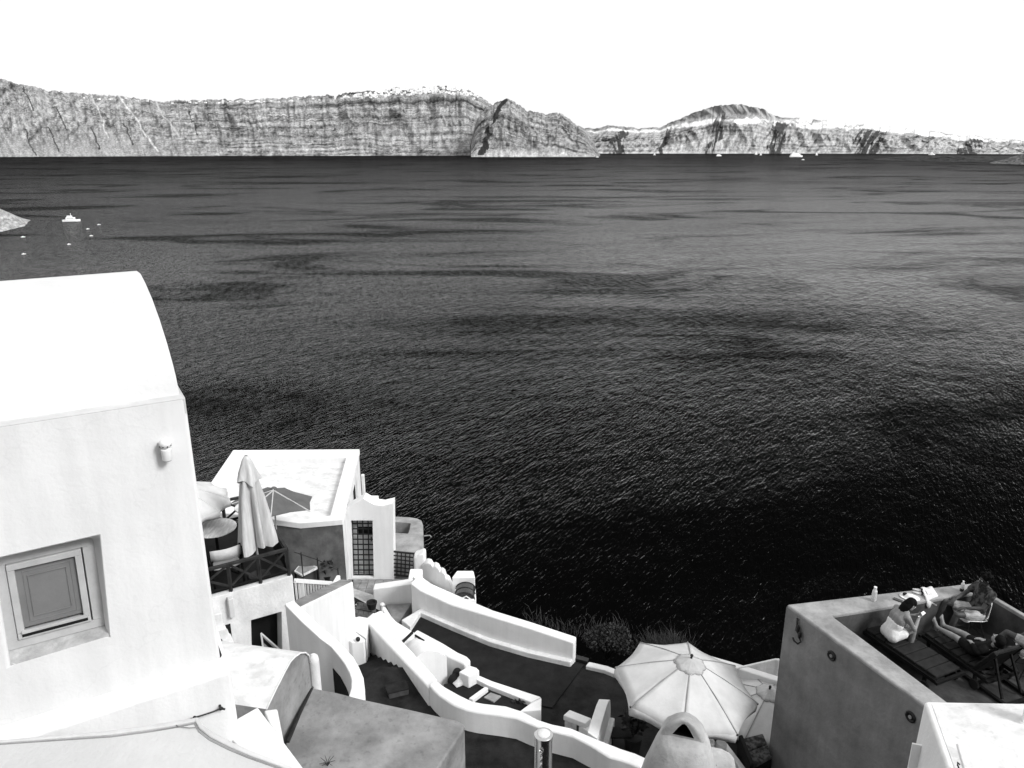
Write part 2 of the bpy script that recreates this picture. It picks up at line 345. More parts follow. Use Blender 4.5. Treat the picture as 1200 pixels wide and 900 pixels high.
def alb_left(U, v, s):
    vv = v + (fbm(U / 70., v * 0 + 1, s + 40, 3) - .5) * .10 + np.clip((120 - U) / 900., 0, .3)
    st = fbm(U / 160., vv * 26, s + 50, 4, .6)
    lay = fbm(U / 75., (vv + (fbm(U/30., v*3, s+77, 3)-.5)*.05) * 44, s + 51, 4, .7); wl = np.clip((U - 60) / 200., .25, 1)
    dia = 1 - np.abs(fbm(U / 11. - v * 7, v * 2.2, s + 61, 4, .6) - .5) * 3.2
    a = .215 + (st - .5) * .22 * wl + (lay - .5) * .46 * wl + (dia - .55) * .16 * (1.5 - wl) + (fbm(U / 6., v * 1.4, s + 63, 4, .65) - .5) * .22 + (fbm(U / 3.5, v * 26, s + 60, 4, .7) - .5) * .40
    thin = np.abs(lay - .47) < .018; a = np.where(thin & (fbm(U / 20., v * 8, s + 52, 3) > .46), a * .35, a)
    a = a * (.8 + .5 * fbm(U / 45., v * 3, s + 53, 3))
    fan = np.clip((.42 + (fbm(U / 22., v * 2, s + 70, 3) - .5) * .5 - v) * 3, 0, 1) * np.clip((260 - U) / 120, 0, 1)   # pale scree at the foot
    a = a * (1 - fan) + fan * (.30 + (fbm(U / 5. + v * 9, v * 5, s + 71, 4) - .5) * .16)
    for u0, u1, k, c in ((118, 135, .7, .75), (150, 190, .9, .8), (190, 222, .7, .7), (243, 253, .45, .5), (92, 110, .6, .6), (522, 524, .6, .5)):
        cen = u1 - (u1 - u0) * v + (fbm(v * 7, v * 0, int(u0), 3) - .5) * 5       # pale rubble chutes
        a = np.maximum(a, .72 * c * np.clip(1.15 - np.abs(U - cen) / (1.2 + 2.2*fbm(v*6, v*0, int(u0)+9, 3)), 0, 1) * (.45 + .9*fbm(U/2., v*30, int(u0), 3)) * (v > 1 - k - .02))
    cen = 233 - 9 * v + 0; cen = 226 + 12*(1-v) + (fbm(v*7, v*0, 8, 3)-.5)*7; a = np.where((np.abs(U - cen) < 1.5*fbm(v*12, v*0, 2, 3)+.3) & (v > .36) & (v < .82), .04, a)
    for u0, v0 in ((20, .2), (50, .25), (100, .28), (140, .35), (70, .55), (40, .8)):
        cen = u0 + 22 * (1 - v) + (fbm(v * 9, v * 0, int(u0) + 3, 3) - .5) * 7; a = np.where((np.abs(U - cen) < .9) & (np.abs(v - v0) < .17), .05, a)
    band = np.exp(-((vv - .80) / .035) ** 2) * np.clip((U - 330) / 70, 0, 1); a = a * (1 - .65 * band)
    rim = np.clip((v - .84) * 14, 0, 1) * np.clip((U - 400) / 50, 0, 1) * np.clip((566 - U) / 20, 0, 1)   # villages' pale rim
    a = np.where(rim * fbm(U / 3., v * 30, s + 80, 3) > .44, .78, a)
    return np.clip(a, .03, .75)
def alb_head(U, v, s):
    st = fbm(U / 120., (v + (U - 560) / 420.) * 22, s + 50, 4, .6)
    lay = fbm(U / 60., (v + (U - 560) / 330. + (fbm(U/25., v*3, s+77, 3)-.5)*.06) * 36, s + 51, 4, .7); dia = 1 - np.abs(fbm(U / 9. - v * 5, v * 2., s + 61, 4, .6) - .5) * 3.2
    a = .20 + (st - .5) * .2 + (lay - .5) * .42 + (dia - .5) * .12 + (fbm(U / 3.5, v * 24, s + 60, 4, .7) - .5) * .36
    foot = np.clip((.20 - v + (fbm(U / 10., v * 2, s, 3) - .5) * .25) * 8, 0, 1); a = a * (1 - foot) + foot * (.42 + (fbm(U / 4., v * 9, s + 4, 3) - .5) * .5)
    dk = 563 + 25 * v ** 1.5 + (fbm(v * 9, v * 0, 5, 4) - .5) * 12                       # shade of the cleft down the left edge, put into the albedo
    k = np.clip((5.5 * fbm(v * 7, v * 0 + 2, 15, 3) + 1.5 - np.abs(U - dk) + (fbm(U / 2.5, v * 14, 16, 3) - .5) * 6) * .8, 0, 1) * (v > .06); a = a * (1 - k) + .015 * k
    return np.clip(a, .03, .7)
def alb_right(U, v, s):
    vv = v + (fbm(U / 50., v * 0 + 1, s + 40, 3) - .5) * .16
    dia = 1 - np.abs(fbm(U / 7. - v * 4, v * 1.6, s + 61, 4, .6) - .5) * 3.4
    a = .27 + (fbm(U / 140., vv * 22, s + 50, 4, .65) - .5) * .46 + (dia - .5) * .22 + (fbm(U / 3., v * 14, s + 60, 4, .72) - .5) * .42
    rim = np.interp(U, [690,780,815,865,910,960,1000,1260], [.80,.80,.60,.50,.66,.72,.74,.72])
    up = np.interp(U, [690,780,815,865,910,960,1000,1260], [.96,.95,.76,.64,.88,1.2,1.2,1.2]) + (fbm(U/9., v*0+4, s+7, 3)-.5)*.12
    pm = np.clip((vv - rim) * 16, 0, 1) * np.clip((up - vv) * 18, 0, 1) * np.clip((fbm(U / 9., v * 9, s + 33, 5, .65) - .40) * 7, .05, 1.1)
    a = a * (1 - np.clip(pm*1.3, 0, 1)) + np.clip(pm*1.3, 0, 1) * .78
    hill = np.clip((vv - up) * 10, 0, 1); a = a * (1 - hill) + hill * (.06 + 1.1 * np.clip(fbm(U / 5. + v * 9, v * 1.6, s + 90, 3, .6) - .42, 0, 1))
    foot = np.clip((.08 - v) * 14 * fbm(U / 6., v * 3, s + 12, 3) * 1.6, 0, 1); a = a * (1 - foot) + foot * .5
    for c0, wd, sl in ((912, 13, 4), (1016, 19, 6), (1136, 15, -5), (838, 8, 3), (725, 11, -4), (780, 5, 4)):              # dark striated lava dykes
        cen = c0 + (v - .5) * 9 + (fbm(v * 5, v * 0, int(c0), 3) - .5) * 16; ins = np.clip(1.5 - np.abs(U - cen) / wd * 1.2, 0, 1) * np.clip((.9 - v) * 9, 0, 1)
        stp = fbm(U / 2.4 - v * sl, v * 2.6, s + int(c0), 4, .65) + (fbm(U / 1.5, v * 12, s + 2, 3) - .5) * .3; k = np.clip((ins * .62 - stp) * 9 + .6, 0, 1); a = a * (1 - .95 * k) + .95 * k * .035
    return np.clip(a, .025, .78)
cliff('far_cliff', [(680,153),(690,150),(715,147),(740,148),(770,151),(790,141),(815,129),(840,123),(865,121),(890,128),(910,137),(940,139),(960,140),(990,145),(1020,147),(1050,149),(1080,153),(1110,157),(1140,160),(1170,162),(1200,165),(1300,172)],
      [(680,180),(1000,180),(1300,181)], 860, 80, 900, ([0,.1,.6,.8,1],[0,.03,.25,.6,1]), 41, 170, alb_right, rug=.6)
cliff('left_cliff', [(-90,80),(0,88),(20,93),(40,98),(70,105),(100,108),(130,112),(150,112),(165,115),(190,118),(240,117),(300,116),(350,114),(400,111),(430,107),(460,104),(490,102),(520,101),(545,103),(560,110),(575,121),(590,135),(612,150)],
      [(-90,184.5),(0,184),(200,183),(400,182.5),(612,182.5)], 900, 130, 700, ([0,.08,.35,.8,1],[0,.03,.3,.7,1]), 3, 170, alb_left)
cliff('rock_headland', [(552,166),(557,146),(563,133),(571,125),(578,121.5),(585,118.5),(591,117),(600,117.5),(606,121),(611,124),(616,128.5),(626,131),(640,133),(652,131),(663,136),(674,146),(686,153),(695,166),(703,183)],
      [(552,184),(703,184)], 300, 110, 420, ([0,.08,.35,.8,1],[0,.05,.35,.75,1]), 77, 130, alb_head, back=400, rug=1.1)
# low lava island at the right, and the pale headland at the left edge
def island(name, u0, u1, sky_, base, alb0, var, m, seed, nu=160, nv=16, depth=200, rough=.35):
    px = np.linspace(u0, u1, nu); top = np.interp(px, [p[0] for p in sky_], [p[1] for p in sky_]); bp_ = np.interp(px, [p[0] for p in base], [p[1] for p in base])
    b = (bp_ - 450) / FPX; dyb, dzb = CP - b * SP, -SP - b * CP; Yb = SEA / dzb * dyb
    v = np.linspace(0, 1, nv)[:, None]; U = np.broadcast_to(px[None], (nv, nu))
    Y = Yb[None] + depth * v + (fbm(U / 6., v * 5, seed, 4) - .5) * depth * rough * np.sin(np.pi * v)
    b = (top - 450) / FPX; Zt = (Yb + depth) * (-SP - b * CP) / (CP - b * SP)
    Z = SEA - 2 + (Zt[None] - SEA + 2) * v ** .8; X = Y * ((px - 600) / FPX / dyb)[None]
    alb = np.clip(alb0 + (fbm(U / 3. + v * 3, v * 7, seed + 3, 5, .65) - .5) * var, .012, .75)
    bX, bY, bZ = X[-1:] * 1.03, Y[-1:] + depth, np.full((1, nu), SEA - 4.)
    return grid_obj(name, np.vstack([X, bX]), np.vstack([Y, bY]), np.vstack([Z, bZ]), np.vstack([alb, alb[-1:]]), m)
island('lava_island', 1020, 1290, [(1020,186.6),(1040,184.5),(1070,182.5),(1110,182.6),(1150,182.6),(1180,183),(1290,182)], [(1020,187),(1060,188.5),(1120,190),(1200,191),(1290,192)], .035, .06, rock, 5)
island('lava_spit', 1158, 1290, [(1158,191),(1175,187),(1190,182),(1205,179),(1290,172)], [(1158,191.4),(1200,193),(1290,195)], .13, .35, rock, 8, depth=120)
island('pale_headland', -120, 42, [(-120,180),(-40,214),(0,242),(20,252),(32,259),(39,263),(42,264.5)], [(-120,284),(0,272),(22,267.5),(36,265.2),(42,264.7)], .52, .55, rocknear, 14, nu=120, nv=40, depth=60, rough=.5)

# hillside under the houses: one sheet falling to the sea
hx = np.linspace(-60, 60, 121); hy = np.concatenate([np.linspace(-20, 14, 20), np.linspace(14.5, 40, 70), np.linspace(42, 130, 40)])
HX, HY = np.meshgrid(hx, hy)
edge = np.interp(HX, [-60, -12, -5.2, -4.0, -3.0, -1.5, 1.4, 3, 8, 12, 60], [28, 27, 25.2, 23.0, 20.4, 19.2, 16.8, 16.2, 15.5, 14, 12])
dd = HY - edge
HZ = np.where(dd < 0, -13.2 + np.clip(-dd - 6, 0, 30) * .05, -13.2 - dd * 1.75) + (fbm(HX / 2.2, HY / 2.2, 4, 4) - .5) * np.where(dd < 0, .3, 1.6) * np.clip(np.abs(dd), 0, 1)
HZ = np.maximum(HZ, SEA - 3)
grid_obj('hillside', HX, HY, HZ, None, soil)

# unseen dark hillside climbing behind the viewpoint, added to cut skylight on facing walls
ux = np.linspace(-90, 90, 91); uy = np.linspace(-100, -3.5, 60); UX, UY = np.meshgrid(ux, uy)
UZ = -8 + (-3.5 - UY) * .80 + (fbm(UX / 6., UY / 6., 31, 4) - .5) * 2.5
grid_obj('unseen_upper_hillside', UX, UY, UZ, None, soil)

# ================================================================== LEFT: the vaulted white house
dF = V((.86, .51, 0)).normalized(); nF = V((.51, -.86, 0)).normalized(); kF = -6.85
def HF(s, off, z): return dF * s + nF * (kF + off) + V((0, 0, z))       # along the front, out of the front, height
def F(px, py, off=0.): return PN(px, py, nF, kF + off)
def sz(p): return dF.dot(p), p.z
house = thing('vaulted_house', 'large white plastered house with a rounded vault roof, filling the left edge', 'house', HF(-2, -2, -7.5))
S0, S1, ZT, ZB = -7.0, .783, -2.12, -7.4
hole = [F(-7, 655), F(117, 627), F(128.5, 745), F(13, 780)]
backq = [F(-9, 655, -.2), F(107, 629.5, -.2), F(122, 730.5, -.2), F(10, 760.5, -.2)]
m = MB(); oq = [HF(S0, 0, ZT), HF(S1, 0, ZT), HF(S1, 0, ZB), HF(S0, 0, ZB)]
m.add(oq + hole + backq, [(0,1,5,4),(1,2,6,5),(2,3,7,6),(3,0,4,7),(4,5,9,8),(5,6,10,9),(7,4,8,11)])
Bk = 4.25
bq = [HF(S0, -Bk, ZT), HF(S1, -Bk, ZT), HF(S1, -Bk, ZB), HF(S0, -Bk, ZB)]
m.add([oq[1], oq[2], bq[2], bq[1], oq[0], oq[3], bq[3], bq[0]], [(0,3,2,1),(4,5,6,7),(3,7,6,2)])
m.build('wall', white, house, bevel=.035, seg=3)
# vault
prof = [(-.12,-2.2),(-.15,-2.07),(-.22,-1.96),(-.33,-1.87),(-.55,-1.74),(-.9,-1.585),(-1.3,-1.465),(-1.75,-1.38),(-2.15,-1.335),(-2.55,-1.36),(-2.95,-1.46),(-3.35,-1.62),(-3.7,-1.82),(-4.0,-2.03),(-4.12,-2.12)]
m = MB(); n = len(prof); ns = 14; vs = []
for i in range(ns + 1):
    s = S0 + (S1 - .03 - S0) * i / ns
    for o_, z in prof: vs.append(HF(s, o_, z))
fs = [(i*n+k, i*n+k+1, (i+1)*n+k+1, (i+1)*n+k) for i in range(ns) for k in range(n-1)]
fs += [tuple(ns*n+k for k in range(n)), tuple(reversed(range(n)))]
m.add(vs, fs); m.build('roof', vaultw, house, smooth=2)
m = MB(); m.prism([HF(S0, -.004, -2.115), HF(S1 - .004, -.004, -2.115), HF(S1 - .004, -Bk + .004, -2.115), HF(S0, -Bk + .004, -2.115)], -2.25); m.build('gutter_ledge', greyledge, house)
# plinth
m = MB(); PL = .13
zt, zb = -4.86, -7.3
m.add([HF(S0, 0.002, zt + .1), HF(S1 + .02, 0.002, zt + .1), HF(S1 + .06, PL, zt), HF(S0, PL, zt), HF(S0, PL + .02, zb), HF(S1 + .08, PL + .02, zb), HF(S1 + .02, -1.5, zt + .1), HF(S1 + .12, -1.5, zt), HF(S1 + .12, -1.5, zb)],
      [(0,1,2,3),(3,2,5,4),(1,6,7,2),(2,7,8,5)])
m.build('plinth', white, house, bevel=.03, seg=3)
# window: frame, casement, solid shutter panel, stone sill
win = MB()
def quadbar(m, a, b, c, d, t0, t1):              # a strip of quad a-b-c-d lifted from plane offset t0 to t1 (along nF)
    lo = [p + nF * t0 for p in (a, b, c, d)]; hi = [p + nF * t1 for p in (a, b, c, d)]
    m.add(lo + hi, [(4,5,6,7),(0,1,5,4),(1,2,6,5),(2,3,7,6),(3,0,4,7)])
def lerp2(q, u, v): return (q[0]*(1-u) + q[1]*u)*(1-v) + (q[3]*(1-u) + q[2]*u)*v
def framebars(m, q, u0, u1, v0, v1, wu, wv, t0, t1):
    A = lambda u, v: lerp2(q, u, v)
    quadbar(m, A(u0,v0), A(u1,v0), A(u1,v0+wv), A(u0,v0+wv), t0, t1); quadbar(m, A(u0,v1-wv), A(u1,v1-wv), A(u1,v1), A(u0,v1), t0, t1)
    quadbar(m, A(u0,v0+wv), A(u0+wu,v0+wv), A(u0+wu,v1-wv), A(u0,v1-wv), t0, t1-.001); quadbar(m, A(u1-wu,v0+wv), A(u1,v0+wv), A(u1,v1-wv), A(u1-wu,v1-wv), t0, t1-.001)
framebars(win, backq, -.02, 1.02, -.02, 1.0, .13, .09, 0, .035)
wf = win.build('window', framew, house, bevel=.004)
m = MB(); framebars(m, backq, .115, .875, .075, .90, .075, .065, -.03, .055); m.build('casement', framew, wf, bevel=.006)
m = MB(); A = lambda u, v: lerp2(backq, u, v)
quadbar(m, A(.18,.13), A(.81,.13), A(.81,.80), A(.18,.80), -.02, .018); m.build('shutter_panel', shutter, wf)
m = MB(); framebars(m, backq, .30, .70, .24, .70, .012, .011, .016, .028); framebars(m, backq, .255, .745, .19, .75, .008, .008, .016, .024)
m.build('panel_moulding', shutter, wf, bevel=.003)
m = MB(); quadbar(m, A(.16,.845), A(.84,.845), A(.84,.875), A(.16,.875), .054, .06); m.build('rail_slot', black, wf)
m = MB(); quadbar(m, A(.16,.805), A(.84,.805), A(.84,.835), A(.16,.835), .054, .075); m.build('bottom_rail', framew, wf, bevel=.004)
m = MB(); m.add([hole[3] + V((0,0,.0)), hole[2], backq[2], backq[3]], [(0,1,2,3)])
lo = [p - V((0,0,.05)) for p in (hole[3], hole[2], backq[2], backq[3])]; m.add(lo, [(3,2,1,0)]); m.build('sill', sillm, wf)
# wall lamp on the front
q = F(193, 524); lamp = thing('wall_lamp', 'small cylindrical metal lamp high on the white house front', 'lamp', q)
m = MB(); m.obox(q + nF*.02, dF, (.10, .04, .12)); m.build('mount', offwhite, lamp, bevel=.01)
cdir = q + nF * .085
m = MB(); m.lathe(cdir + V((0,0,-.09)), [(.036,0),(.041,.01),(.043,.10),(.036,.105)], 16); m.build('shade', plastic, lamp, smooth=2)
m = MB(); m.ell(cdir + V((0,0,.062)), (.05,.05,.045), 16, 9); m.build('dome_cap', plastic, lamp, smooth=True)
m = MB(); m.lathe(cdir + V((0,0,-.094)), [(.034,0),(.034,.004)], 14); m.build('lens', black, lamp)
for k in range(8): a = 2*math.pi*k/8; m = MB(); m.ell(cdir + V((.046*math.cos(a), .046*math.sin(a), .045)), .007, 6, 4); m.build('vent_hole', black, lamp)
# rope and hook at the plinth corner
q1 = F(258, 828, PL + .03); q2 = F(228, 841, PL + .10)
rope = thing('rope', 'short dark rope tied to a hook on the plinth corner of the large white house', 'rope', q1)
m = MB(); m.tube([q1 + nF*(-.02), q1 + nF*.03], .012, 6); m.ell(q1 + nF*.03, .02, 8, 6); m.build('hook', metal, rope)
m = MB(); m.tube([q1 + nF*.03 + dF*.02, q1*.7 + q2*.3 + nF*.02 + V((0,0,-.008)), q1*.3 + q2*.7 + nF*.01 + V((0,0,-.004)), q2], .008, 6); m.ell(q2, .018, 8, 6)
m.tube([q2, q2 - dF*.05 + V((0,0,.0))], .006, 6); m.tube([q2, q2 + nF*.02 + V((.01,0,-.04))], .006, 6); m.tube([q1 + nF*.03, q1 + nF*.05 + dF*.035 + V((0,0,-.01))], .010, 6); m.build('cord', metal, rope)

# ---- the curved white roof right below the camera
zc = -4.30
rim = [(-60,874),(0,869),(60,864),(130,858),(180,851),(208,846.5),(232,842),(238,851),(252,861),(275,872.5),(300,883.5),(330,895),(360,908),(420,935)]
ro = thing('curved_roof', 'smooth white terrace roof with a thin curved rim in the bottom left corner', 'roof', P(120, 900, -7))
rp = [P(x, y, zc) for x, y in rim]
m = MB(); m.prism(rp + [P(420, 1150, zc), P(-60, 1150, zc)], -7.0); m.build('slab', slabw, ro, bevel=.02)
cen = P(150, 960, zc)
def inset(p, d): q = cen - p; q.z = 0; return p + q.normalized() * d
m = MB(); m.ribbon([p + V((0,0,.018)) for p in rp], [inset(p, .045) + V((0,0,.018)) for p in rp], zc - .02); m.build('rim', offwhite, ro, bevel=.012)
m = MB(); m.ribbon([inset(p, .050) + V((0,0,.004)) for p in rp], [inset(p, .064) + V((0,0,.004)) for p in rp], zc - .02); m.build('joint', slab, ro)
q = P(204, 847, zc + .03); m = MB(); m.tube([P(204, 848, zc+.01), P(209, 851.5, zc+.01), P(222, 853, zc+.01), P(236, 852, zc+.01)], .004, 5); m.build('crack', slab, ro)

# ---- small white blocks between the curved roof and the house plinth
b = thing('wedge_block', 'bright white flat wedge of wall beside the rim of the curved roof', 'wall', P(300, 870, -7))
zw = -5.62
m = MB(); m.prism([P(264,857,zw), P(279,841,zw), P(302,828,zw), P(335,872,zw), P(356,900,zw), P(300,900,zw)], -7.4); m.build('top_block', white, b, bevel=.02)
m = MB(); m.prism([P(309,832,zw-.25), P(325,830,zw-.25), P(333,871,zw-.25), P(333,890,zw-.25)], -7.4); m.build('step_block', white2, b, bevel=.02)

# ---- low rounded roof and the grey cement roof in front of it
ru = thing('rounded_roof', 'low white rounded roof with a grey end wall, below the large house', 'roof', P(320, 800, -8))
d2 = V((.98, -.2, 0)); kk = -4.27
def E2(px, py): d = ray(px, py); return d * (kk / d2.dot(d))
ep = [E2(*q) for q in ((312,831),(322,810),(333,788),(340,775.5),(346,769),(352,765),(358,764.5),(362,768),(363.5,776))]
n = len(ep); L0 = -2.6
m = MB(); vs = []
for i in range(7):
    t = i / 6.0
    for p in ep: vs.append(p - d2 * 2.6 * t + V((0, 0, .0)))
lo = [(V((p.x, p.y, -8.2))) for p in ep]
fs = [(i*n+k, i*n+k+1, (i+1)*n+k+1, (i+1)*n+k) for i in range(6) for k in range(n-1)]
m.add(vs, fs); m.build('vault', whiteroof, ru, smooth=True)
wl = [p - d2*.02 - V((0,0,.006)) for p in ep]
m = MB(); m.add(wl + [V((p.x, p.y, -8.2)) for p in wl], [tuple(range(n)) + tuple(range(2*n-1, n-1, -1))]); 
far = ep[-1]; m.add([far, far - d2*2.6, V((far.x-2.6*d2.x, far.y-2.6*d2.y, -10)), V((far.x, far.y, -10))], [(0,1,2,3)])
nr = ep[0]; m.add([nr, nr - d2*2.6, V((nr.x-2.6*d2.x, nr.y-2.6*d2.y, -10)), V((nr.x, nr.y, -10))], [(0,1,2,3)])
m.build('end_wall', cement, ru)
m = MB(); m.tube([p + d2*.0 + V((0,0,-.004)) for p in ep], .012, 6); m.build('roof_edge', white2, ru, smooth=True)
cr = thing('cement_roof', 'flat mottled grey cement roof at the bottom, right of the low rounded roof', 'roof', P(450, 860, -9))
ze = -6.9
ct = [P(363.6,805,ze), P(395,811,ze), P(426,819,ze), P(486,832,ze), P(535,843.5,ze), P(545,849,ze), P(541,858,ze), P(512,902,ze), P(470,965,ze), P(360,965,ze), P(334,872,ze)]
m = MB(); m.prism(ct, -11.6); m.build('roof_slab', cement, cr, bevel=.03, seg=3)
m = MB()
for k in range(9):
    a = k * .7; q = P(384, 897, ze + .01); m.tube([q, q + V((.03*math.cos(a), .03*math.sin(a), .05)), q + V((.09*math.cos(a), .09*math.sin(a), .07 + .02*math.sin(3*a)))], [.006,.004,.002], 5)
tag(m.build('weed', leafd), 'small dark weed growing on the grey cement roof at the bottom edge', 'plant')
m = MB(); m.tube([ct[0] + V((.03, -.02, .01)), (ct[0]*.5 + ct[-1]*.5) + V((.02, 0, .012)), ct[-1] + V((.03, .02, .01))], .022, 6); tag(m.build('drain_pipe', metal), 'thin dark pipe along the joint between rounded and cement roofs', 'pipe')

# ---- courtyard wall, pillar
L = [(333,707,-8.02),(353,727,-8.2),(375,747,-8.4),(388,757,-8.52),(397,768,-8.6),(404,778,-8.66),(409,788,-8.7),(411.5,797,-8.72),(411,806,-8.72),(408,816,-8.72)]
R = [(345,702,-8.02),(353.5,711.5,-8.2),(373,731,-8.4),(389,744,-8.52),(403,757,-8.6),(414,769,-8.66),(421,781,-8.7),(426,793,-8.72),(427.5,806,-8.72),(427.5,823,-8.72)]
Lp = [P(*q) for q in L]; Rp = [P(*q) for q in R]
cw = thing('curved_wall', 'tall curved white wall sweeping down beside the dark stairway', 'wall', V((Lp[4].x, Lp[4].y, -11)))
m = MB(); m.ribbon(Lp, Rp, [-11.5]*5 + [-11.5]*5); m.build('wall_body', white, cw, bevel=.035, seg=3)
# opening at its foot: a black sheet on the wall face stands for its shade
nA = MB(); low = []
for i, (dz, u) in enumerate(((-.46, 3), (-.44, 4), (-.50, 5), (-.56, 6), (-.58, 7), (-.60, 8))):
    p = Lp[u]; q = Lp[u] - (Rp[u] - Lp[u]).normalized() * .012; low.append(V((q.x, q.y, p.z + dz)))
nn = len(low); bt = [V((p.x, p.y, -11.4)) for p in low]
nA.add(low + bt, [(i, i+1, nn+i+1, nn+i) for i in range(nn-1)]); nA.build('archway_shade', black, cw, solid=.01)
p0 = P(367, 768, -7.6); m = MB(); pc = V((p0.x, p0.y, -10))
m.lathe(pc, [(.085,0),(.085,2.3),(.07,2.38),(.03,2.42)], 12); tag(m.build('pillar', white2, smooth=2), 'slim rounded white pillar behind the low rounded roof', 'pillar')

# ================================================================== DECK HOUSE with railing, chairs, parasols
ZD = -7.9
O = P(343, 675, ZD); e1 = dF.copy(); e2 = V((-e1.y, e1.x, 0))
def D(a, b, c=0.): return O + e1*a + e2*b + V((0, 0, c))
dk = thing('deck_house', 'white house with a railed roof deck and a black doorway below it', 'house', D(-2, 1.5, -3.5))
DB, DL = 2.85, -4.2
# front wall with a doorway
zb_ = -11.0 - ZD
dq = [PN(294.5, 727, -e2, -e2.dot(O)), PN(330, 717, -e2, -e2.dot(O)), PN(331, 775, -e2, -e2.dot(O)), PN(296, 775, -e2, -e2.dot(O))]
oq = [D(DL,0,.0), D(0,0,.0), D(0,0,zb_), D(DL,0,zb_)]
bk = [p + e2*.35 for p in dq]
m = MB(); m.add(oq + dq + bk, [(0,1,5,4),(1,2,6,5),(2,3,7,6),(3,0,4,7),(4,5,9,8),(5,6,10,9),(7,4,8,11)])
m.add([D(0,0,0), D(0,DB,0), D(0,DB,zb_), D(0,0,zb_), D(DL,DB,0), D(DL,DB,zb_)], [(0,1,2,3),(1,4,5,2)])
m.build('wall', white2, dk, bevel=.03)
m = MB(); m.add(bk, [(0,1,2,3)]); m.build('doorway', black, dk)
m = MB(); m.prism([D(DL,.15,.0), D(0,.15,.0), D(0,DB,.0), D(DL,DB,.0)], ZD-.25); m.v = [p + V((0,0,-.06)) for p in m.v]; m.build('deck_floor', floor1, dk)
m = MB(); m.add([D(DL,-.002,.004), D(.002,-.002,.004), D(.002,.15,.004), D(DL,.15,.004), D(DL,.15,-.1), D(.002,.15,-.1), D(.002,-.002,-.1), D(DL,-.002,-.1)], [(0,1,2,3),(3,2,5,4),(0,1,6,7),(1,2,5,6)]); m.build('deck_kerb', white2, dk, bevel=.02)
# little white gate leaf standing open in the doorway
g = thing('folded_chair', 'pale folded deck chair leaning in the black doorway under the deck', 'chair', dq[2])
c0 = PN(306, 742, -e2, -e2.dot(O)-(-.10)); c1 = PN(327, 760.5, -e2, -e2.dot(O)+.10); c2 = PN(309, 764, -e2, -e2.dot(O)+.10); c3 = PN(324, 767, -e2, -e2.dot(O)+.10)
m = MB(); m.bar(c0, c1, .025); m.bar(c0, c2, .025); m.build('frame', white, g)
m = MB(); m.add([c0*.92+c1*.08, c1, c1 + V((0,0,-.09)), c0*.85+c2*.15], [(0,1,2,3)]); m.build('canvas', slab, g, solid=.012)
m = MB(); m.add([c0*.55+c2*.45, c3, c3 + V((0,0,-.08)), c2], [(0,1,2,3)]); m.build('lower_canvas', slab, g, solid=.012)
# niche and small stepped chimney at the left
q0 = PN(267, 745, -e2, -e2.dot(O)); m = MB(); m.obox(PN(268,743,-e2,-e2.dot(O))+e2*-.002, e1, (.10,.01,.42)); m.build('niche', black, dk)
q0 = PN(284, 768, -e2, -e2.dot(O)); m = MB(); m.obox(q0 + e2*-.003, e1, (.26,.012,.16)); m.build('low_opening', black, dk)
ch = thing('stepped_wall', 'small stepped white wall with round holes beside the large house corner', 'wall', P(260, 760, -9.4))
pl_ = -e2.dot(O) + .25
for i, (x0, y0, x1, y1) in enumerate(((246,722,262,731),(248,741,267,748),(254,757,273,755),(258,768,279,768))):
    a = PN(x0, y0, -e2, pl_ + i*.12); c = PN(x1, y1, -e2, pl_ + i*.12); zt_ = max(a.z, c.z)
    m = MB(); m.prism([V((a.x-.3*e1.x, a.y-.3*e1.y, zt_)), V((c.x, c.y, zt_)), V((c.x, c.y, zt_)) + e2*(.25+i*.12-.004), V((a.x-.3*e1.x, a.y-.3*e1.y, zt_)) + e2*(.25+i*.12-.004)], -10.8); m.build('step', white2, ch, bevel=.03)
for x, y, k in ((257.5,751,1),(266.5,767.5,3)):
    a = PN(x, y, -e2, pl_ + k*.12 + .002); m = MB(); m.ell(a, (.05,.03,.045), 10, 6); m.build('hole', black, ch, smooth=True)
m = MB(); pp = PN(255, 700, -e2, -e2.dot(O)+.05); m.prism([D(-1.22,-.12,-.05), D(-1.12,-.12,-.05), D(-1.12,0,-.05), D(-1.22,0,-.05)], ZD-.45)
m.build('downpipe_box', offwhite, dk, bevel=.02)
# railing
rg = thing('deck_railing', 'dark wooden railing with crossed braces round the roof deck', 'railing', D(-1.5, 1.4))
RH = .56
def rail_run(a, b, nb, skip_first=False):
    a = V(a); b = V(b); up = V((0, 0, 1))
    m = MB(); m.bar(a + up*RH, b + up*RH, .06, .055); m.build('top_rail', railwood, rg, bevel=.006)
    m = MB(); m.bar(a + up*.09, b + up*.09, .045, .045); m.build('bottom_rail', wood, rg, bevel=.005)
    for i in range(nb + 1):
        if i == 0 and skip_first: continue
        p = a.lerp(b, i / nb); m = MB(); m.bar(p + up*-.08, p + up*(RH-.028), .06); m.build('post', railwood, rg, bevel=.006)
    for i in range(nb):
        p, q = a.lerp(b, i/nb), a.lerp(b, (i+1)/nb); d = (q-p).normalized()*.03
        m = MB(); m.bar(p + d + up*.12, q - d + up*(RH-.03), .035); m.build('brace', railwood, rg)
        m = MB(); m.bar(p + d + up*(RH-.03) + e2*.004, q - d + up*.12 + e2*.004, .034); m.build('brace', railwood, rg)
rail_run(D(-1.12,.06), D(-.05,.06), 2); rail_run(D(-.05,.06), D(-.05,DB-.05), 3, True); rail_run(D(-.05,DB-.05), D(-2.6,DB-.05), 4, True)
rail_run(D(-1.12,.06), D(-2.6,.06), 2, True)
m = MB()
for k in range(5):
    a = D(-.085, .15 + k*.5, .12); m.add([a, a + e2*.46, a + e2*.46 + V((0,0,.4)), a + V((0,0,.4))], [(0,1,2,3)])
m.build('lattice_screen', wood, rg, solid=.012)
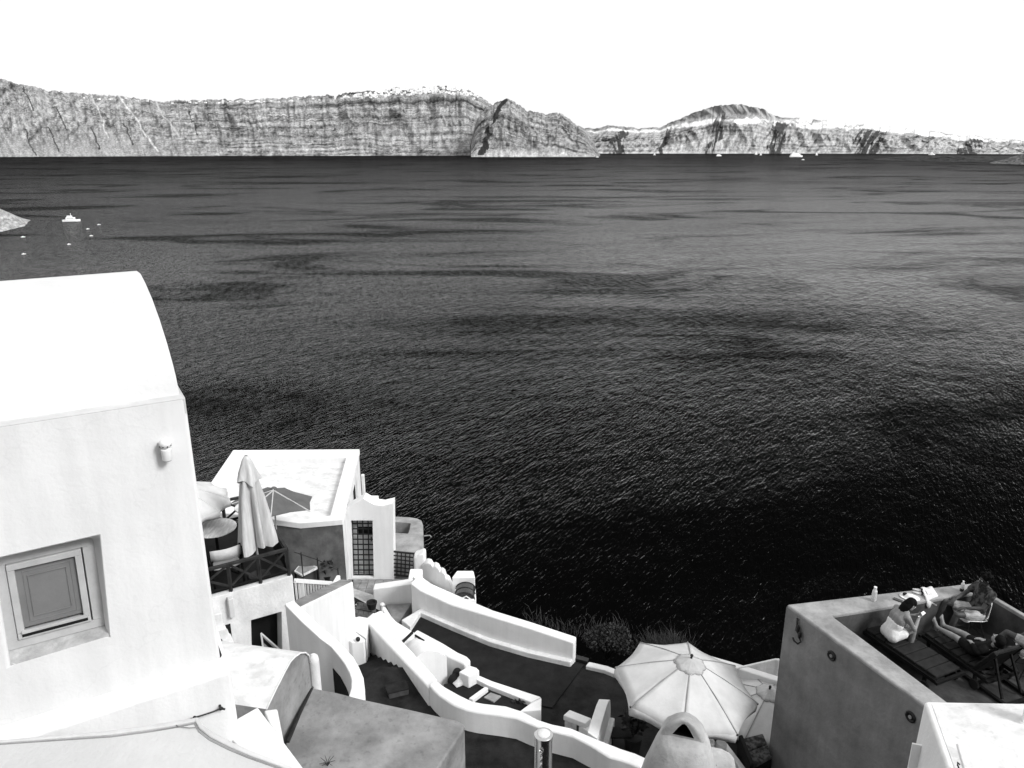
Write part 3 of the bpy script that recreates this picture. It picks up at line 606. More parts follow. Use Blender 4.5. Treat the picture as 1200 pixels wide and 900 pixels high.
# tables and chairs on the deck
def round_table(name, label, c, r, h, mtop, group=None):
    t = thing(name, label, 'table', c, group)
    m = MB(); m.lathe(c + V((0,0,h-.03)), [(r*.96,0),(r,.008),(r,.022),(r*.98,.03)], 28); m.build('tabletop', mtop, t, smooth=2)
    m = MB(); m.tube([c + V((0,0,.03)), c + V((0,0,h-.03))], .03, 8); m.build('column', wood, t)
    for k in range(3):
        a = k*2.09+.4; m = MB(); m.tube([c + V((0,0,.08)), c + V((r*.7*math.cos(a), r*.7*math.sin(a), .015))], .02, 6); m.build('foot', wood, t)
    return t
tc = P(252, 618, -7.18); tc.z = ZD - .06
round_table('round_table', 'round pale weathered table on the railed deck beside the closed parasol', tc, .40, .78, tabletop)
round_table('round_table', 'round white table behind the closed parasol by the back railing of the deck', V((D(-.28,2.05).x, D(-.28,2.05).y, ZD-.06)), .3, .72, tabletop)
def director_chair(c, ang, label, group):
    t = thing('director_chair', label, 'chair', c, group); ca, sa = math.cos(ang), math.sin(ang)
    X = V((ca, sa, 0)); Y = V((-sa, ca, 0)); Q = lambda a, b_, z: c + X*a + Y*b_ + V((0,0,z))      # faces +Y
    for s in (-1, 1):
        m = MB(); m.bar(Q(.26*s,-.24,.0), Q(.26*s,-.20,.86), .035); m.build('rear_post', wood, t)
        m = MB(); m.bar(Q(.26*s,.24,.0), Q(.26*s,.22,.62), .035); m.build('front_leg', wood, t)
        m = MB(); m.bar(Q(.26*s,-.25,.63), Q(.26*s,.27,.63), .055, .03); m.build('armrest', wood, t)
    m = MB(); m.bar(Q(-.24,.2,.03), Q(.24,.2,.42), .03); m.bar(Q(.24,.17,.03), Q(-.24,.17,.42), .03); m.build('cross_legs', wood, t)
    m = MB(); vs = []
    for i in range(7):
        u = -.27 + .54*i/6; b_ = -.215 - .05*math.cos(u/.27*1.57)
        vs += [Q(u, b_, .84 + .01*abs(u)), Q(u, b_ - .01, .62)]
    m.add(vs, [(2*i, 2*i+2, 2*i+3, 2*i+1) for i in range(6)]); m.build('back_canvas', chaircanvas, t, solid=.012, smooth=True)
    m = MB(); vs = []
    for i in range(7):
        u = -.25 + .5*i/6; z = .44 - .04*math.cos(u/.25*1.57); vs += [Q(u, -.2, z), Q(u, .22, z)]
    m.add(vs, [(2*i, 2*i+1, 2*i+3, 2*i+2) for i in range(6)]); m.build('seat_canvas', chaircanvas, t, solid=.012, smooth=True)
    return t
dc = D(-1.10, .50); dc.z = ZD - .06
director_chair(dc, math.atan2(e1.y, e1.x), 'director chair with a white canvas back in front of the round deck table', 'director chairs on the deck')
dc = D(-1.75, 1.1); dc.z = ZD - .06
director_chair(dc, math.atan2(e1.y, e1.x) - 1.2, 'director chair half hidden behind the corner of the large white house', 'director chairs on the deck')
# closed parasol
pb = P(304, 673, ZD); pb.z = ZD - .06
cp = thing('closed_parasol', 'tall closed beige parasol standing on the railed deck', 'parasol', pb)
m = MB(); m.tube([pb, pb + V((0,0,2.5))], .024, 10); m.build('pole', canvas, cp, smooth=True)
m = MB(); m.lathe(pb, [(.2,0),(.2,.05),(.05,.08),(.04,.2)], 16); m.build('base', metal, cp, smooth=2)
def folded(c, zs, n=44, twist=.25, lobes=7, seedo=0):
    m = MB(); vs = []; nr = len(zs)
    for j, (z, r, amp) in enumerate(zs):
        for k in range(n):
            a = 2*math.pi*k/n; f = 1 + amp*math.cos(lobes*a + twist*j*.3 + .6*math.sin(2*a)) + amp*.3*math.sin(3*a + 1 + seedo)
            zz = z + (.06*math.sin(lobes*a*.5+1) if j == 0 else 0)
            vs.append(c + V((r*f*math.cos(a) + .03*(2.2-z)*.35, r*f*math.sin(a), zz)))
    m.add(vs, [(j*n+k, j*n+(k+1) % n, (j+1)*n+(k+1) % n, (j+1)*n+k) for j in range(nr-1) for k in range(n)]); return m
m = folded(pb, [(.70,.235,.60),(.85,.23,.62),(1.1,.21,.60),(1.4,.19,.55),(1.7,.17,.46),(1.95,.15,.28),(2.15,.125,.2),(2.3,.09,.12),(2.42,.05,.05),(2.46,.01,0)]); m.build('folded_canopy', canvasf, cp, smooth=True)
m = folded(pb + V((0,0,.015)), [(2.02,.195,.2),(2.15,.165,.18),(2.3,.12,.12),(2.42,.08,.06),(2.5,.03,0)], lobes=6); m.build('cap', canvasf, cp, smooth=True)
m = MB(); m.tube([pb + V((.02,0,.3)), pb + V((-.02,.06,.62))], .018, 6); m.build('tie_cord', canvasf, cp)

# open parasol builder
def parasol(c, zr, r, ah, n, rot, tilt, label, mc, group=None, pole_to=0., name='open_parasol', valance=.17, caps=True, ptop=.06, psag=.05, ms=None):
    t = thing(name, label, 'parasol', (0, 0, 0), group)
    R = Matrix.Rotation(tilt[1], 3, 'Y') @ Matrix.Rotation(tilt[0], 3, 'X'); cz = V((0, 0, zr))
    T = lambda p: cz + R @ V(p)
    ang = [rot + 2*math.pi*k/n for k in range(n)]
    for k in range(n):
        a0, a1 = ang[k], ang[(k+1) % n] if k < n-1 else ang[0] + 2*math.pi
        vs = []; nu, nv = 8, 8
        for j in range(nv + 1):
            f = j / nv; rr = .02 + (r - .02)*f
            for i in range(nu + 1):
                u = i / nu; p = V((math.cos(a0), math.sin(a0), 0)).lerp(V((math.cos(a1), math.sin(a1), 0)), u) * rr
                sag = 4*u*(1-u)
                p *= 1 - .035*sag*f
                vs.append(T((p.x, p.y, ah*(1-f)*(1+.22*f) - psag*sag*f*(1.1-.6*f) + .006*math.sin(13*u+k*2)*f)))
        w_ = nu + 1
        m = MB(); m.add(vs, [(j*w_+i, j*w_+i+1, (j+1)*w_+i+1, (j+1)*w_+i) for j in range(nv) for i in range(nu)])
        m.build('canopy_panel', mc, t, smooth=True, solid=.006)
        if valance:
            e = vs[-w_:]; lo = []
            for i, p in enumerate(e):
                u = i/nu; out = R @ V((math.cos((a0+a1)/2), math.sin((a0+a1)/2), 0)); lo.append(p + R @ V((0,0,-valance*(1-.12*math.sin(3.14*u)))) - out*(.05*math.sin(3.14*u)*(1 if k % 3 else 1.6)))
            lo2 = [p.lerp(q, .5) + (R @ V((math.cos((a0+a1)/2), math.sin((a0+a1)/2), 0)))*.01 for p, q in zip(e, lo)]
            m = MB(); m.add(e + lo2 + lo, [(i, i+1, w_+i+1, w_+i) for i in range(nu)] + [(w_+i, w_+i+1, 2*w_+i+1, 2*w_+i) for i in range(nu)])
            m.build('valance', mc, t, smooth=True, solid=.005)
        m = MB(); m.tube([T((r*.03*math.cos(a0), r*.03*math.sin(a0), ah)), T((r*.5*math.cos(a0), r*.5*math.sin(a0), ah*.5*1.11+.008)), T((r*math.cos(a0), r*math.sin(a0), .006))], .013, 5); m.build('seam', ms or seam, t)
        m = MB(); m.tube([T((.03*math.cos(a0), .03*math.sin(a0), ah-.03)), T((r*.5*math.cos(a0), r*.5*math.sin(a0), ah*.5*1.11-.02)), T((r*.99*math.cos(a0), r*.99*math.sin(a0), -.018))], .011, 5); m.build('rib', framew, t)
        m = MB(); m.tube([T((.04*math.cos(a0), .04*math.sin(a0), ah-.62)), T((r*.5*math.cos(a0), r*.5*math.sin(a0), ah*.5*1.11-.03))], .009, 5); m.build('strut', framew, t)
        if caps and valance:
            m = MB(); q = T((r*math.cos(a0), r*math.sin(a0), -.01)); m.ell(q, .022, 7, 5); m.build('rib_tip', metal, t)
    if caps:
        n2 = 48; vs = []; ro_ = r*.21
        for j in range(5):
            f = j/4
            for k in range(n2):
                a = rot + 2*math.pi*k/n2; sc = 1 + (.14*abs(math.cos(a*n/2 - rot*n/2)) - .07 + .015*math.sin(5*a))*f
                vs.append(T((ro_*f*sc*math.cos(a)+.001, ro_*f*sc*math.sin(a), ah + ptop - (ah*.26+.0)*f*1.0 + .010*math.sin(n*2*a)*f)))
        m = MB(); m.add(vs, [(j*n2+k, j*n2+(k+1) % n2, (j+1)*n2+(k+1) % n2, (j+1)*n2+k) for j in range(4) for k in range(n2)])
        m.build('vent_cap', capcanvas if mc is canvas else mc, t, smooth=True, solid=.006)
        m = MB(); m.tube(vs[-n2:] + [vs[-n2]], .008, 5); m.build('cap_hem', seam, t)
    m = MB(); m.tube([T((0,0,ah-.02)), T((0,0,ah+ptop+.05))], .022, 8); m.ell(T((0,0,ah+ptop+.05)), .032, 10, 7); m.build('finial', metal, t, smooth=True)
    bz = pole_to - zr + (R @ V((0,0,1))).z*0
    m = MB(); pt = T((0,0,ah)); m.tube([V((pt.x, pt.y, pole_to)) if not any(tilt) or abs(tilt[0])+abs(tilt[1]) < .3 else T((0,0,pole_to)), pt], .026, 8); m.build('pole', framew, t, smooth=2)
    t.location = (c.x, c.y, 0)
    return t
# white parasol half behind the large house corner
q = P(206, 590, -6.7)
parasol(V((q.x, q.y, 0)), -6.7, 1.0, .42, 12, .2, (.0, .0), 'open white parasol half hidden behind the corner of the large house', canvas, pole_to=ZD-.06, valance=.16, caps=False, ptop=.0, psag=.01, ms=canvas)

# ================================================================== FAR HOUSE with a walled flat roof
ZR = -10.3
hA, hB, hC = P(402,608.5,ZR), P(421.5,526,ZR), P(273,527,ZR)
hD = P(240,575,ZR); fx = (hA - P(325,607,ZR)); 
hE = P(300,603,ZR)
fh = thing('flat_roofed_house', 'white house with a wide walled flat roof at the edge above the sea', 'house', V(((hA.x+hC.x)/2, (hA.y+hC.y)/2, -14)))
# walls + parapet ring
outer = [hA, hB, hC, hD, V((hD.x + .6, hE.y + .25, ZR)), V((P(352,613,ZR).x, P(352,613,ZR).y, ZR))]
hin = [P(388,602,ZR-.0), P(406,535.5,ZR), P(286,537,ZR), P(259,573,ZR), None, None]
in_ = [P(386.5,604,ZR), P(405.5,535.5,ZR), P(287,537,ZR), P(262,574,ZR)]
yi = min(outer[4].y, outer[5].y) + .28
in_ += [V((outer[4].x + .5, outer[4].y + .22, ZR)), V((outer[5].x, outer[5].y + .24, ZR))]
n = 6; m = MB(); low = [V((p.x, p.y, ZR - .22)) for p in in_]
m.add(outer + in_ + low, [(i, (i+1) % n, n+(i+1) % n, n+i) for i in range(n)] + [(n+i, n+(i+1) % n, 2*n+(i+1) % n, 2*n+i) for i in range(n)])
bo = [V((p.x, p.y, ZR - .17)) for p in outer]; m.add(outer + bo, [(i, (i+1) % n, n+(i+1) % n, n+i) for i in range(n)])
m.build('parapet', white, fh, bevel=.04, seg=3)
m = MB(); m.add([V((p.x, p.y, ZR - .215)) for p in in_], [tuple(range(n))]); m.build('roof', whiteroof, fh)
sh = [V((p.x, p.y + (.03 if p.y < 21 else -.03), ZR - .16)) for p in outer]; sh[0].x -= .03; sh[1].x -= .03
m = MB(); m.add([sh[0], sh[1], V((sh[1].x, sh[1].y, -16)), V((sh[0].x, sh[0].y, -16)), sh[2], V((sh[2].x, sh[2].y, -16)), sh[3], V((sh[3].x, sh[3].y, -16))], [(0,1,2,3),(1,4,5,2),(4,6,7,5)]); m.build('side_wall', white2, fh)
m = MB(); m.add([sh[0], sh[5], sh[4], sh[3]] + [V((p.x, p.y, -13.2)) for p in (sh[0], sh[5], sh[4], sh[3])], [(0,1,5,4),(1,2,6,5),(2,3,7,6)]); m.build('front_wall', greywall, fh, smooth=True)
for f0, f1 in ((.30, .40), (.55, .65)):
    a = sh[0].lerp(sh[1], f0); c = sh[0].lerp(sh[1], f1); m = MB(); m.add([a + V((.01,0,-.35)), c + V((.01,0,-.35)), c + V((.01,0,-1.7)), a + V((.01,0,-1.7))], [(0,1,2,3)]); m.build('window', black, fh, solid=.01)
m = MB(); m.bar(hB + V((.05,-1.2,-.9)), hB + V((.05,-1.2,-2.4)), .07); m.bar(hB + V((.12,-2.0,-.9)), hB + V((.12,-2.0,-2.4)), .07); 
q = PY(425, 556, 23.5); m = MB(); m.bar(q, q + V((0,0,-1.6)), .10); m.build('corner_post', white, fh, bevel=.015)
# patio in front
ZP = -12.45
m = MB(); m.prism([P(300,690,ZP), P(350,700,ZP), P(404,690,ZP), V((hA.x+.1, hA.y+.3, ZP)), V((hE.x-1.5, hA.y+.3, ZP))], ZP-.3)
tag(m.build('patio_floor', floor2), kind='structure')
# tilted parasol, underside towards the camera
hub = PY(321, 573, 18.9)
pg = thing('tilted_parasol', 'parasol tipped away so its ribs and shaded underside show, below the walled flat roof', 'parasol', V((hub.x, hub.y, ZP)))
tip = [PY(366,582,19.3), PY(363.5,597.5,18.5), PY(318,605.5,17.9), PY(285,604,17.8), PY(270,590,18.4), PY(284,579,19.0), PY(320,574,19.6)]
for i in range(len(tip)):
    a, b_ = tip[i], tip[(i+1) % len(tip)]
    m = MB(); mid = (a + b_)/2 + (hub - (a+b_)/2)*.04; m.add([hub, a, mid, b_, (hub+a)/2 + V((0,.03,.02)), (hub+b_)/2 + V((0,.03,.02)), (hub+mid)/2 + V((0,.14,.03))], [(0,4,6,5),(4,1,2,6),(5,6,2,3)]); m.build('canopy_panel', canvasg, pg, solid=.01)
    m = MB(); m.tube([hub + V((0,-.06,-.01)), a + V((0,-.06,-.01))], .018, 5); m.build('rib', framew, pg)
    if i in (0, 1, 2): m = MB(); m.tube([hub + V((.0,-.12,-.55)), hub.lerp(a, .52) + V((0,-.07,-.02))], .015, 5); m.build('strut', framew, pg)
m = MB(); m.ell(hub, (.09,.07,.07), 10, 7); m.build('hub', canvasg, pg, smooth=True)
m = MB(); m.tube([hub + V((0,-.05,.02)), V((hub.x-.02, hub.y-.3, ZP))], .022, 8); m.build('pole', framew, pg)
m = MB(); m.lathe(V((hub.x-.02, hub.y-.3, ZP)), [(.22,0),(.22,.06),(.05,.1)], 14); m.build('base', metal, pg)
# patio table, plant, rail
tz = -11.72; tq = [P(344.5,669,tz), P(354.5,657,tz), P(373.5,664.5,tz), P(354,674.5,tz)]
tb = thing('square_table', 'small square light table on the patio beside the slatted panel', 'table', V((tq[0].x, tq[0].y, ZP)))
m = MB(); m.prism(tq, tz - .05); m.build('tabletop', tabletop, tb, bevel=.008)
cq = sum(tq, V((0,0,0)))/4
m = MB(); m.prism([p.lerp(cq, .2) + V((0,0,.006)) for p in tq], tz - .01); m.build('inlay', slab, tb)
for p in tq: p = p.lerp(cq, .12); m = MB(); m.bar(p + V((0,0,-.05)), V((p.x, p.y, ZP)), .045); m.build('leg', wood, tb)
def leafy(m, c, r, n, s, flat=1., up=.3):
    for _ in range(n):
        d = V(RNG.normal(size=3)); d.normalize(); p = V(c) + V((d.x*r[0], d.y*r[1], abs(d.z)*r[2] if up > .5 else d.z*r[2])) * (random.random()**.45)
        a = V(RNG.normal(size=3)); a.normalize(); b_ = a.cross(d); 
        if b_.length < .1: continue
        b_.normalize(); a = d*.6 + a*.6 + V((0,0,up*.4)); a.normalize(); k = s*(.6 + .8*random.random())
        m.add([p - b_*k*.32, p + a*k*.5 - b_*k*.02 + V((0,0,.05*k)), p + b_*k*.32, p - a*k*.55], [(0,1,2,3)])
    return m
pq = V((cq.x + .55, cq.y + .35, ZP)); pp = thing('potted_shrub', 'dark potted shrub against the grey wall behind the small patio table', 'plant', pq)
m = MB(); m.lathe(pq, [(.13,0),(.17,.3),(.18,.32),(.14,.32)], 12); m.build('flower_pot', pot, pp, smooth=2)
m = MB(); m.tube([pq + V((0,0,.3)), pq + V((.02,0,.6))], .015, 5); m.build('stem', wood, pp)
leafy(MB(), pq + V((0,0,.68)), (.30,.25,.30), 160, .13).build('foliage', leafd, pp)
rl = thing('wire_railing', 'thin wire railing running down along the grey wall of the patio', 'railing', PY(350, 655, 18.0))
ra, rb, rc = PY(345, 647, 18.2), PY(372, 656, 17.6), PY(396, 668, 17.0)
m = MB(); m.tube([ra, rb, rc], .012, 5); m.build('wire', metal, rl)
for p in (ra.lerp(rb, .3), rb, rc): m = MB(); m.tube([p + V((0,0,.06)), p + V((0,0,-.75))], .016, 5); m.build('post', metal, rl)

# slatted panel and the white stair wall
A0 = P(352,712,-8.5); B0 = P(414,681.5,-9.85)
sw = thing('stair_wall', 'bright white sloping wall with a dark coping beside the slatted panel', 'wall', (A0+B0)/2 + V((0,0,-2)))
dw = (B0 - A0); dw.z = 0; dw.normalize(); nw = V((dw.y, -dw.x, 0))
m = MB(); m.ribbon([A0, B0], [A0 - nw*.24, B0 - nw*.24], [-12.5, -12.9]); m.build('wall_body', white, sw, bevel=.03)
m = MB(); up = V((0,0,.035)); m.ribbon([A0 - nw*.03 + up, B0 - nw*.03 + up], [A0 - nw*.30 + up, B0 - nw*.30 + up], [A0.z+.002, B0.z+.002]); m.build('coping', cement, sw)
fp = thing('slatted_panel', 'white framed panel of upright slats above the sloping stair wall', 'fence', A0)
T0 = PN(346,680.5,nw,nw.dot(A0)-.45); T1 = PN(388,683.5,nw,nw.dot(B0)-.45); B1 = PN(350,712,nw,nw.dot(A0)-.45); E1 = PN(399,685,nw,nw.dot(B0)-.45)
m = MB(); m.bar(T0, T1, .07, .09); m.build('top_bar', white, fp, bevel=.01)
m = MB(); m.bar(B1, E1, .06, .06); m.build('lower_bar', offwhite, fp)
m = MB(); m.obox((T1+E1)/2, dw, (.45,.10,.22)); m.build('end_cap', white, fp, bevel=.03)
for i in range(13):
    u = i/13.; a = T0.lerp(T1, u); lo_ = B1.lerp(E1, max(0., min(1., (u*42+346-351)/48)) if False else u*.82)
    m = MB(); m.bar(a, V((a.x, a.y, min(a.z-.02, lo_.z))), .075 if i == 2 else .035, .03); m.build('slat', white if i == 2 else offwhite, fp)
m = MB(); m.add([T0 - nw*.12, T1 - nw*.12, E1 - nw*.12, B1 - nw*.12], [(0,1,2,3)]); m.build('backing', wood, fp, solid=.01)

# ================================================================== GATE WALL
YG = 20.5
ZG = PY(425, 677, YG).z
gw = thing('gate_wall', 'white plastered gateway with a pointed pediment above an iron grille', 'wall', PY(432, 677, YG))
gh = [PY(411,610,YG), PY(436.5,610,YG), PY(438,677,YG), PY(413,677,YG)]
gp = [PY(404.5,598,YG), PY(408,595,YG), PY(426,584.5,YG), PY(438,591.5,YG), PY(449,593,YG), PY(460.5,590,YG), PY(461.5,672,YG), PY(462,682,YG), PY(438,684,YG), PY(406,684,YG)]
m = MB(); fz = V((0,0,0)); th = V((0,.42,0))
a = gp; face = [gp[0], gp[1], gp[2], gp[3], gp[4], gp[5], gp[6], gp[7], gp[8], gp[9]]
vs = face + gh; m.add(vs, [(0,1,2,10),(2,3,4,11,10),(4,5,6,11),(6,7,8,12,11),(8,9,13,12),(9,0,10,13)])
m.add([p + th for p in face] + face, [(9,8,7,6,5,4,3,2,1,0)] + [(10+i, 10+(i+1) % 10, (i+1) % 10, i) for i in range(10)])
m.add(gh + [p + th*.6 for p in gh], [(0,1,5,4),(1,2,6,5),(2,3,7,6),(3,0,4,7)])
m.build('wall_body', white, gw, bevel=.04, seg=3)
m = MB(); q = PY(458, 589.5, YG+.2); m.lathe(q + V((0,0,-.1)), [(.07,0),(.09,.06),(.1,.1),(.06,.16),(.01,.2)], 12); m.build('finial', white, gw, smooth=True)
m = MB(); q = PY(436, 588, YG+.3); m.obox(q, (1,0,0), (.35,.35,.25)); m.build('rear_block', white, gw, bevel=.02)
pl = [gp[6] + V((-.02,.01,-.05)), gp[5] + V((0,.01,0))]
def grille(name, label, a, b_, c, d_, nu, nv, back, group):      # corners tl, tr, br, bl
    g = thing(name, label, 'gate', d_, group)
    for i in range(nu + 1):
        u = i/nu; m = MB(); m.bar(a.lerp(b_, u), d_.lerp(c, u), .045 if i in (0, nu) else .032); m.build('upright_bar', metal, g)
    for j in range(nv + 1):
        v_ = j/nv; o_ = V((0,-.012,0)); m = MB(); m.bar(a.lerp(d_, v_) + o_, b_.lerp(c, v_) + o_, .045 if j in (0, nv) else .03); m.build('cross_bar', metal, g)
    return g
ins = V((0,.16,0))
g1 = grille('iron_gate', 'tall black iron grille door filling the white gateway', gh[0]+ins, gh[1]+ins, gh[2]+ins, gh[3]+ins, 4, 11, None, 'black iron grilles')
m = MB(); q = (gh[1]+gh[2])/2 + ins; m.obox(q + V((-.06,-.03,.28)), (1,0,0), (.03,.04,.14)); m.build('lock', metal, g1)
m = MB(); m.add([p + V((0,.30,0)) for p in (gh[0], gh[1], gh[2], gh[3])], [(0,1,2,3)]); m.build('door_leaf', white2, gw, solid=.03)
q = PY(428, 622, YG+.27); m = MB(); m.obox(q, (1,0,0), (.42,.02,.26)); m.build('door_window', black, gw)
s0, s1, s2, s3 = PY(460.5,646,YG+.05), PY(485.5,648.5,YG-.15), PY(484,676,YG-.15), PY(460.5,673,YG+.05)
g2 = grille('iron_gate', 'low black iron grille between the white gateway and the rounded post', s0, s1, s2, s3, 5, 6, None, 'black iron grilles')
# grey rounded balcony behind the low grille
ZB2 = -11.9
bl = [P(461,605,ZB2), P(480,606,ZB2), P(489,607.5,ZB2), P(494,610,ZB2), P(495.8,615,ZB2), P(496,625,ZB2), P(496,647,ZB2), P(461,647,ZB2)]
bi = [P(461,611,ZB2), P(477,612.5,ZB2), P(480.5,613,ZB2), P(481,613.2,ZB2), P(481,613.8,ZB2), P(480,620,ZB2), P(478,625,ZB2), P(461,624,ZB2)]
bc = thing('grey_balcony', 'grey rounded balcony over the sea behind the low iron grille', 'balcony', V((bl[4].x, bl[4].y, -14)))
n = 8; m = MB(); m.add(bl + bi + [p + V((0,0,-.55)) for p in bi] + [V((p.x, p.y, -15)) for p in bl],
    [(i, (i+1) % n, n+(i+1) % n, n+i) for i in range(n)] + [(n+i, n+(i+1) % n, 2*n+(i+1) % n, 2*n+i) for i in range(n)] + [(i, (i+1) % n, 3*n+(i+1) % n, 3*n+i) for i in range(n)])
m.build('parapet', cementtop, bc, bevel=.03)
m = MB(); m.add([p + V((0,0,-.54)) for p in bi], [tuple(range(8))]); m.build('floor', cement, bc)
m = MB(); q = PY(497, 628, 21.6); m.tube([q, q + V((.18,0,.02)), q + V((.22,0,-.04))], .02, 6); m.build('spout', cementtop, bc)
# tiles in front of the gate (pieces), path slabs and steps down to them
ZT_ = ZG - .03
tl = thing('paving', 'grey stone paving slabs in front of the iron gate', 'paving', P(440, 686, ZT_ - .1))
def tile(q, z=ZT_): 
    m = MB(); c = sum(q, V((0,0,0)))/len(q); m.prism([p.lerp(c, .04) for p in q], z - .06); m.build('stone', tilem, tl, bevel=.008, seg=1)
rows = [(([414,424,432,440,450,461,474,484],678.5),([412,422.5,431,439,449.5,459,470,480],683)), (([412,422.5,431,439,449.5,459,470,480],683),([411,419,429,438.5,449,462,472],689.5)), (([411,419,429,438.5,449],689.5),([412,419,428,438,446],694.5))]
for (xa, ya), (xb, yb) in rows:
    for i in range(min(len(xa), len(xb)) - 1):
        tl_ = .6 * (i - 2)
        tile([P(xa[i], ya, ZT_), P(xa[i+1], ya, ZT_), P(xb[i+1], yb, ZT_), P(xb[i], yb, ZT_)])
m = MB(); m.prism([P(405,677,ZT_-.03), P(490,677,ZT_-.03), P(490,692,ZT_-.03), P(437,705,ZT_-.03), P(405,697,ZT_-.03)], -14); tag(m.build('landing', cement), kind='structure')
# two pale steps, then brick tiles
st = thing('lower_steps', 'two pale stone steps between the gate paving and the small brick floor', 'steps', P(425, 700, -13))
for k, (ya, yb, z) in enumerate(((688,699,-12.50),(694,706,-12.36))):
    m = MB(); m.prism([P(411,ya,z), P(440,ya+10,z), P(441,yb+8,z), P(411,yb-1,z)], -13.2); m.build('step', sillm, st, bevel=.015)
bf = thing('brick_floor', 'little dark brick floor at the foot of the pale steps', 'paving', P(428, 715, -12.5))
for r_ in range(5):
    for c_ in range(4):
        z = -12.2; a0 = 414 + c_*6 + (3 if r_ % 2 else 0); y0 = 704 + r_*4.6
        q = [P(a0, y0 + c_*1.2, z), P(a0+6, y0+1.2 + c_*1.2, z), P(a0+6, y0+5.8 + c_*1.2, z), P(a0, y0+4.6 + c_*1.2, z)]
        c = sum(q, V((0,0,0)))/4; m = MB(); m.prism([p.lerp(c, .06) for p in q], z-.08); m.build('brick', brickm, bf)
m = MB(); m.prism([P(375,720,-12.22), P(412,698,-12.22), P(446,716,-12.22), P(450,735,-12.22), P(400,745,-12.22)], -13.5); tag(m.build('landing', floor2), kind='structure')
# low hedge on the landing
hd = PY(400, 722, 16.2)
hg = thing('creeper', 'dark creeper growing along the foot of the bright stair wall', 'plant', hd)
m = MB()
for i in range(9):
    u = i/8.; leafy(m, P(380+34*u, 727-17*u + 3*math.sin(i*2), -11.9), (.14,.14,.12), 45, .10)
m.build('foliage', leafd, hg)
m = MB(); m.tube([P(381,728,-12.1), P(398,720,-12.05), P(414,710,-12.0)], .02, 5); m.build('stem', wood, hg)
leafy(MB(), P(412,713,-11.95), (.14,.14,.12), 60, .07).build('flowers', white2, hg)

# ================================================================== SEA TERRACE: parapet, post, stepped wall, lantern
ZTER = -12.0
pt = [(462,700,-11.70),(480,699,-11.66),(484,684,-11.30)]
lp = thing('long_parapet', 'long white parapet with a low bench ledge along the dark sea terrace', 'wall', P(560, 740, ZTER))
ib = [P(*q) for q in ((482,709,-11.85),(493,713,-11.85),(529,729,-11.85),(573,747,-11.85),(618,760,-11.85),(672,772.5,-11.85))]
tops = [682.5, 692, 708.5, 721.5, 735.5, 753.5]
inner = [V((p.x, p.y, zat(p, ty))) for p, ty in zip(ib, tops)]
outer_ = []
for i, p in enumerate(inner):
    t = (inner[min(i+1, 5)] - inner[max(i-1, 0)]); t.z = 0; t.normalize(); nrm = V((-t.y, t.x, 0)); outer_.append(p + nrm * (.42 if i < 3 else .24) + V((0,0,.02)))
m = MB(); m.ribbon(inner, outer_, -13.6); m.build('wall_body', white, lp, bevel=.04, seg=3)
# ledge
lf = [P(*q) for q in ((481,735,-11.86),(492.5,717.5,-11.86),(529,733.5,-11.86),(573,751.5,-11.86),(618,764.5,-11.86),(668.5,776,-11.86))]
ibb = [p + (inner[0]-inner[0]) for p in ib]; ibb[0] = P(470,727,-11.86)
m = MB(); m.ribbon(lf, [V((p.x, p.y, -11.862)) + V((.0,.03,0)) for p in ibb], -12.2); m.build('ledge', white2, lp, bevel=.03)
# white wall linking the gate paving and the parapet
a, b_ = P(437,691.5,-11.9), P(483,686,-11.9)
q0 = PN(437, 690.5, V((0,1,0)), 18.6); q1 = PN(482, 684.5, V((0,1,0)), 18.6)
lw = thing('link_wall', 'low white wall between the gate paving and the triangular plant bed', 'wall', V((q0.x, 18.6, -12.5)))
m = MB(); m.ribbon([q0, q1], [q0 + V((0,.26,.02)), q1 + V((0,.26,.03))], -12.9); m.build('wall_body', white, lw, bevel=.03)
q2 = P(487, 668, -11.55); m = MB(); m.ribbon([q1 + V((-.12,.2,.004)), q2 + V((-.16,.0,.05))], [q1 + V((.28,.1,.004)), q2 + V((.20,0,.05))], -13.2); m.build('ramp_wall', white, lw, bevel=.03)
# triangular bed
tbd = [P(455,712,-12.25), P(477,711,-12.25), P(465,727,-12.25)]
m = MB(); m.prism([p + V((0,0,-.02)) for p in (P(452,708,-12.25), P(482,706,-12.25), P(465,733,-12.25))], -13); tag(m.build('plant_bed', cement), 'small grey triangular plant bed walled in white', 'plant bed')
m = MB(); wl_ = [(452,711,-12.05),(459,722,-12.0),(466,730,-11.95)]; wr_ = [(445,709,-12.05),(451,720,-12.0),(456,731,-11.95)]
m.ribbon([P(*q) for q in wr_], [P(*q) for q in wl_], -13); tag(m.build('bed_wall', white, bevel=.03), 'white kerb wall on the left side of the triangular plant bed', 'wall')
# rounded post and stepped wall
YP = 20.15
ps = thing('rounded_post', 'white rounded gatepost beside the low iron grille above the sea', 'post', PY(490, 690, YP))
m = MB(); a = PY(484.5,655,YP-.1); b_ = PY(498.5,655,YP-.1)
tz0 = PY(490,651,YP).z; tz1 = PY(494,645.5,YP).z
m.prism([V((a.x, YP-.15, tz0)), V((a.x*.6+b_.x*.4, YP-.15, tz1)), V((b_.x, YP-.15, tz1)), V((b_.x, YP+.2, tz1)), V((a.x*.6+b_.x*.4, YP+.2, tz1)), V((a.x, YP+.2, tz0))], -13.5); m.build('post_body', white, ps, bevel=.07, seg=3)
sp_ = thing('stepped_sea_wall', 'white wall stepping down in scallops behind the long parapet', 'wall', PY(510, 690, 19.6))
so_ = ((494,664),(497,661),(501,659.5),(505,661),(507,665),(510,664),(513.5,666),(515.5,671),(518,670.5),(521,673),(522.5,679),(526,680.5),(531,692))
sl_ = [PY(x, y, 19.95 - .08*i) for i, (x, y) in enumerate(so_)]
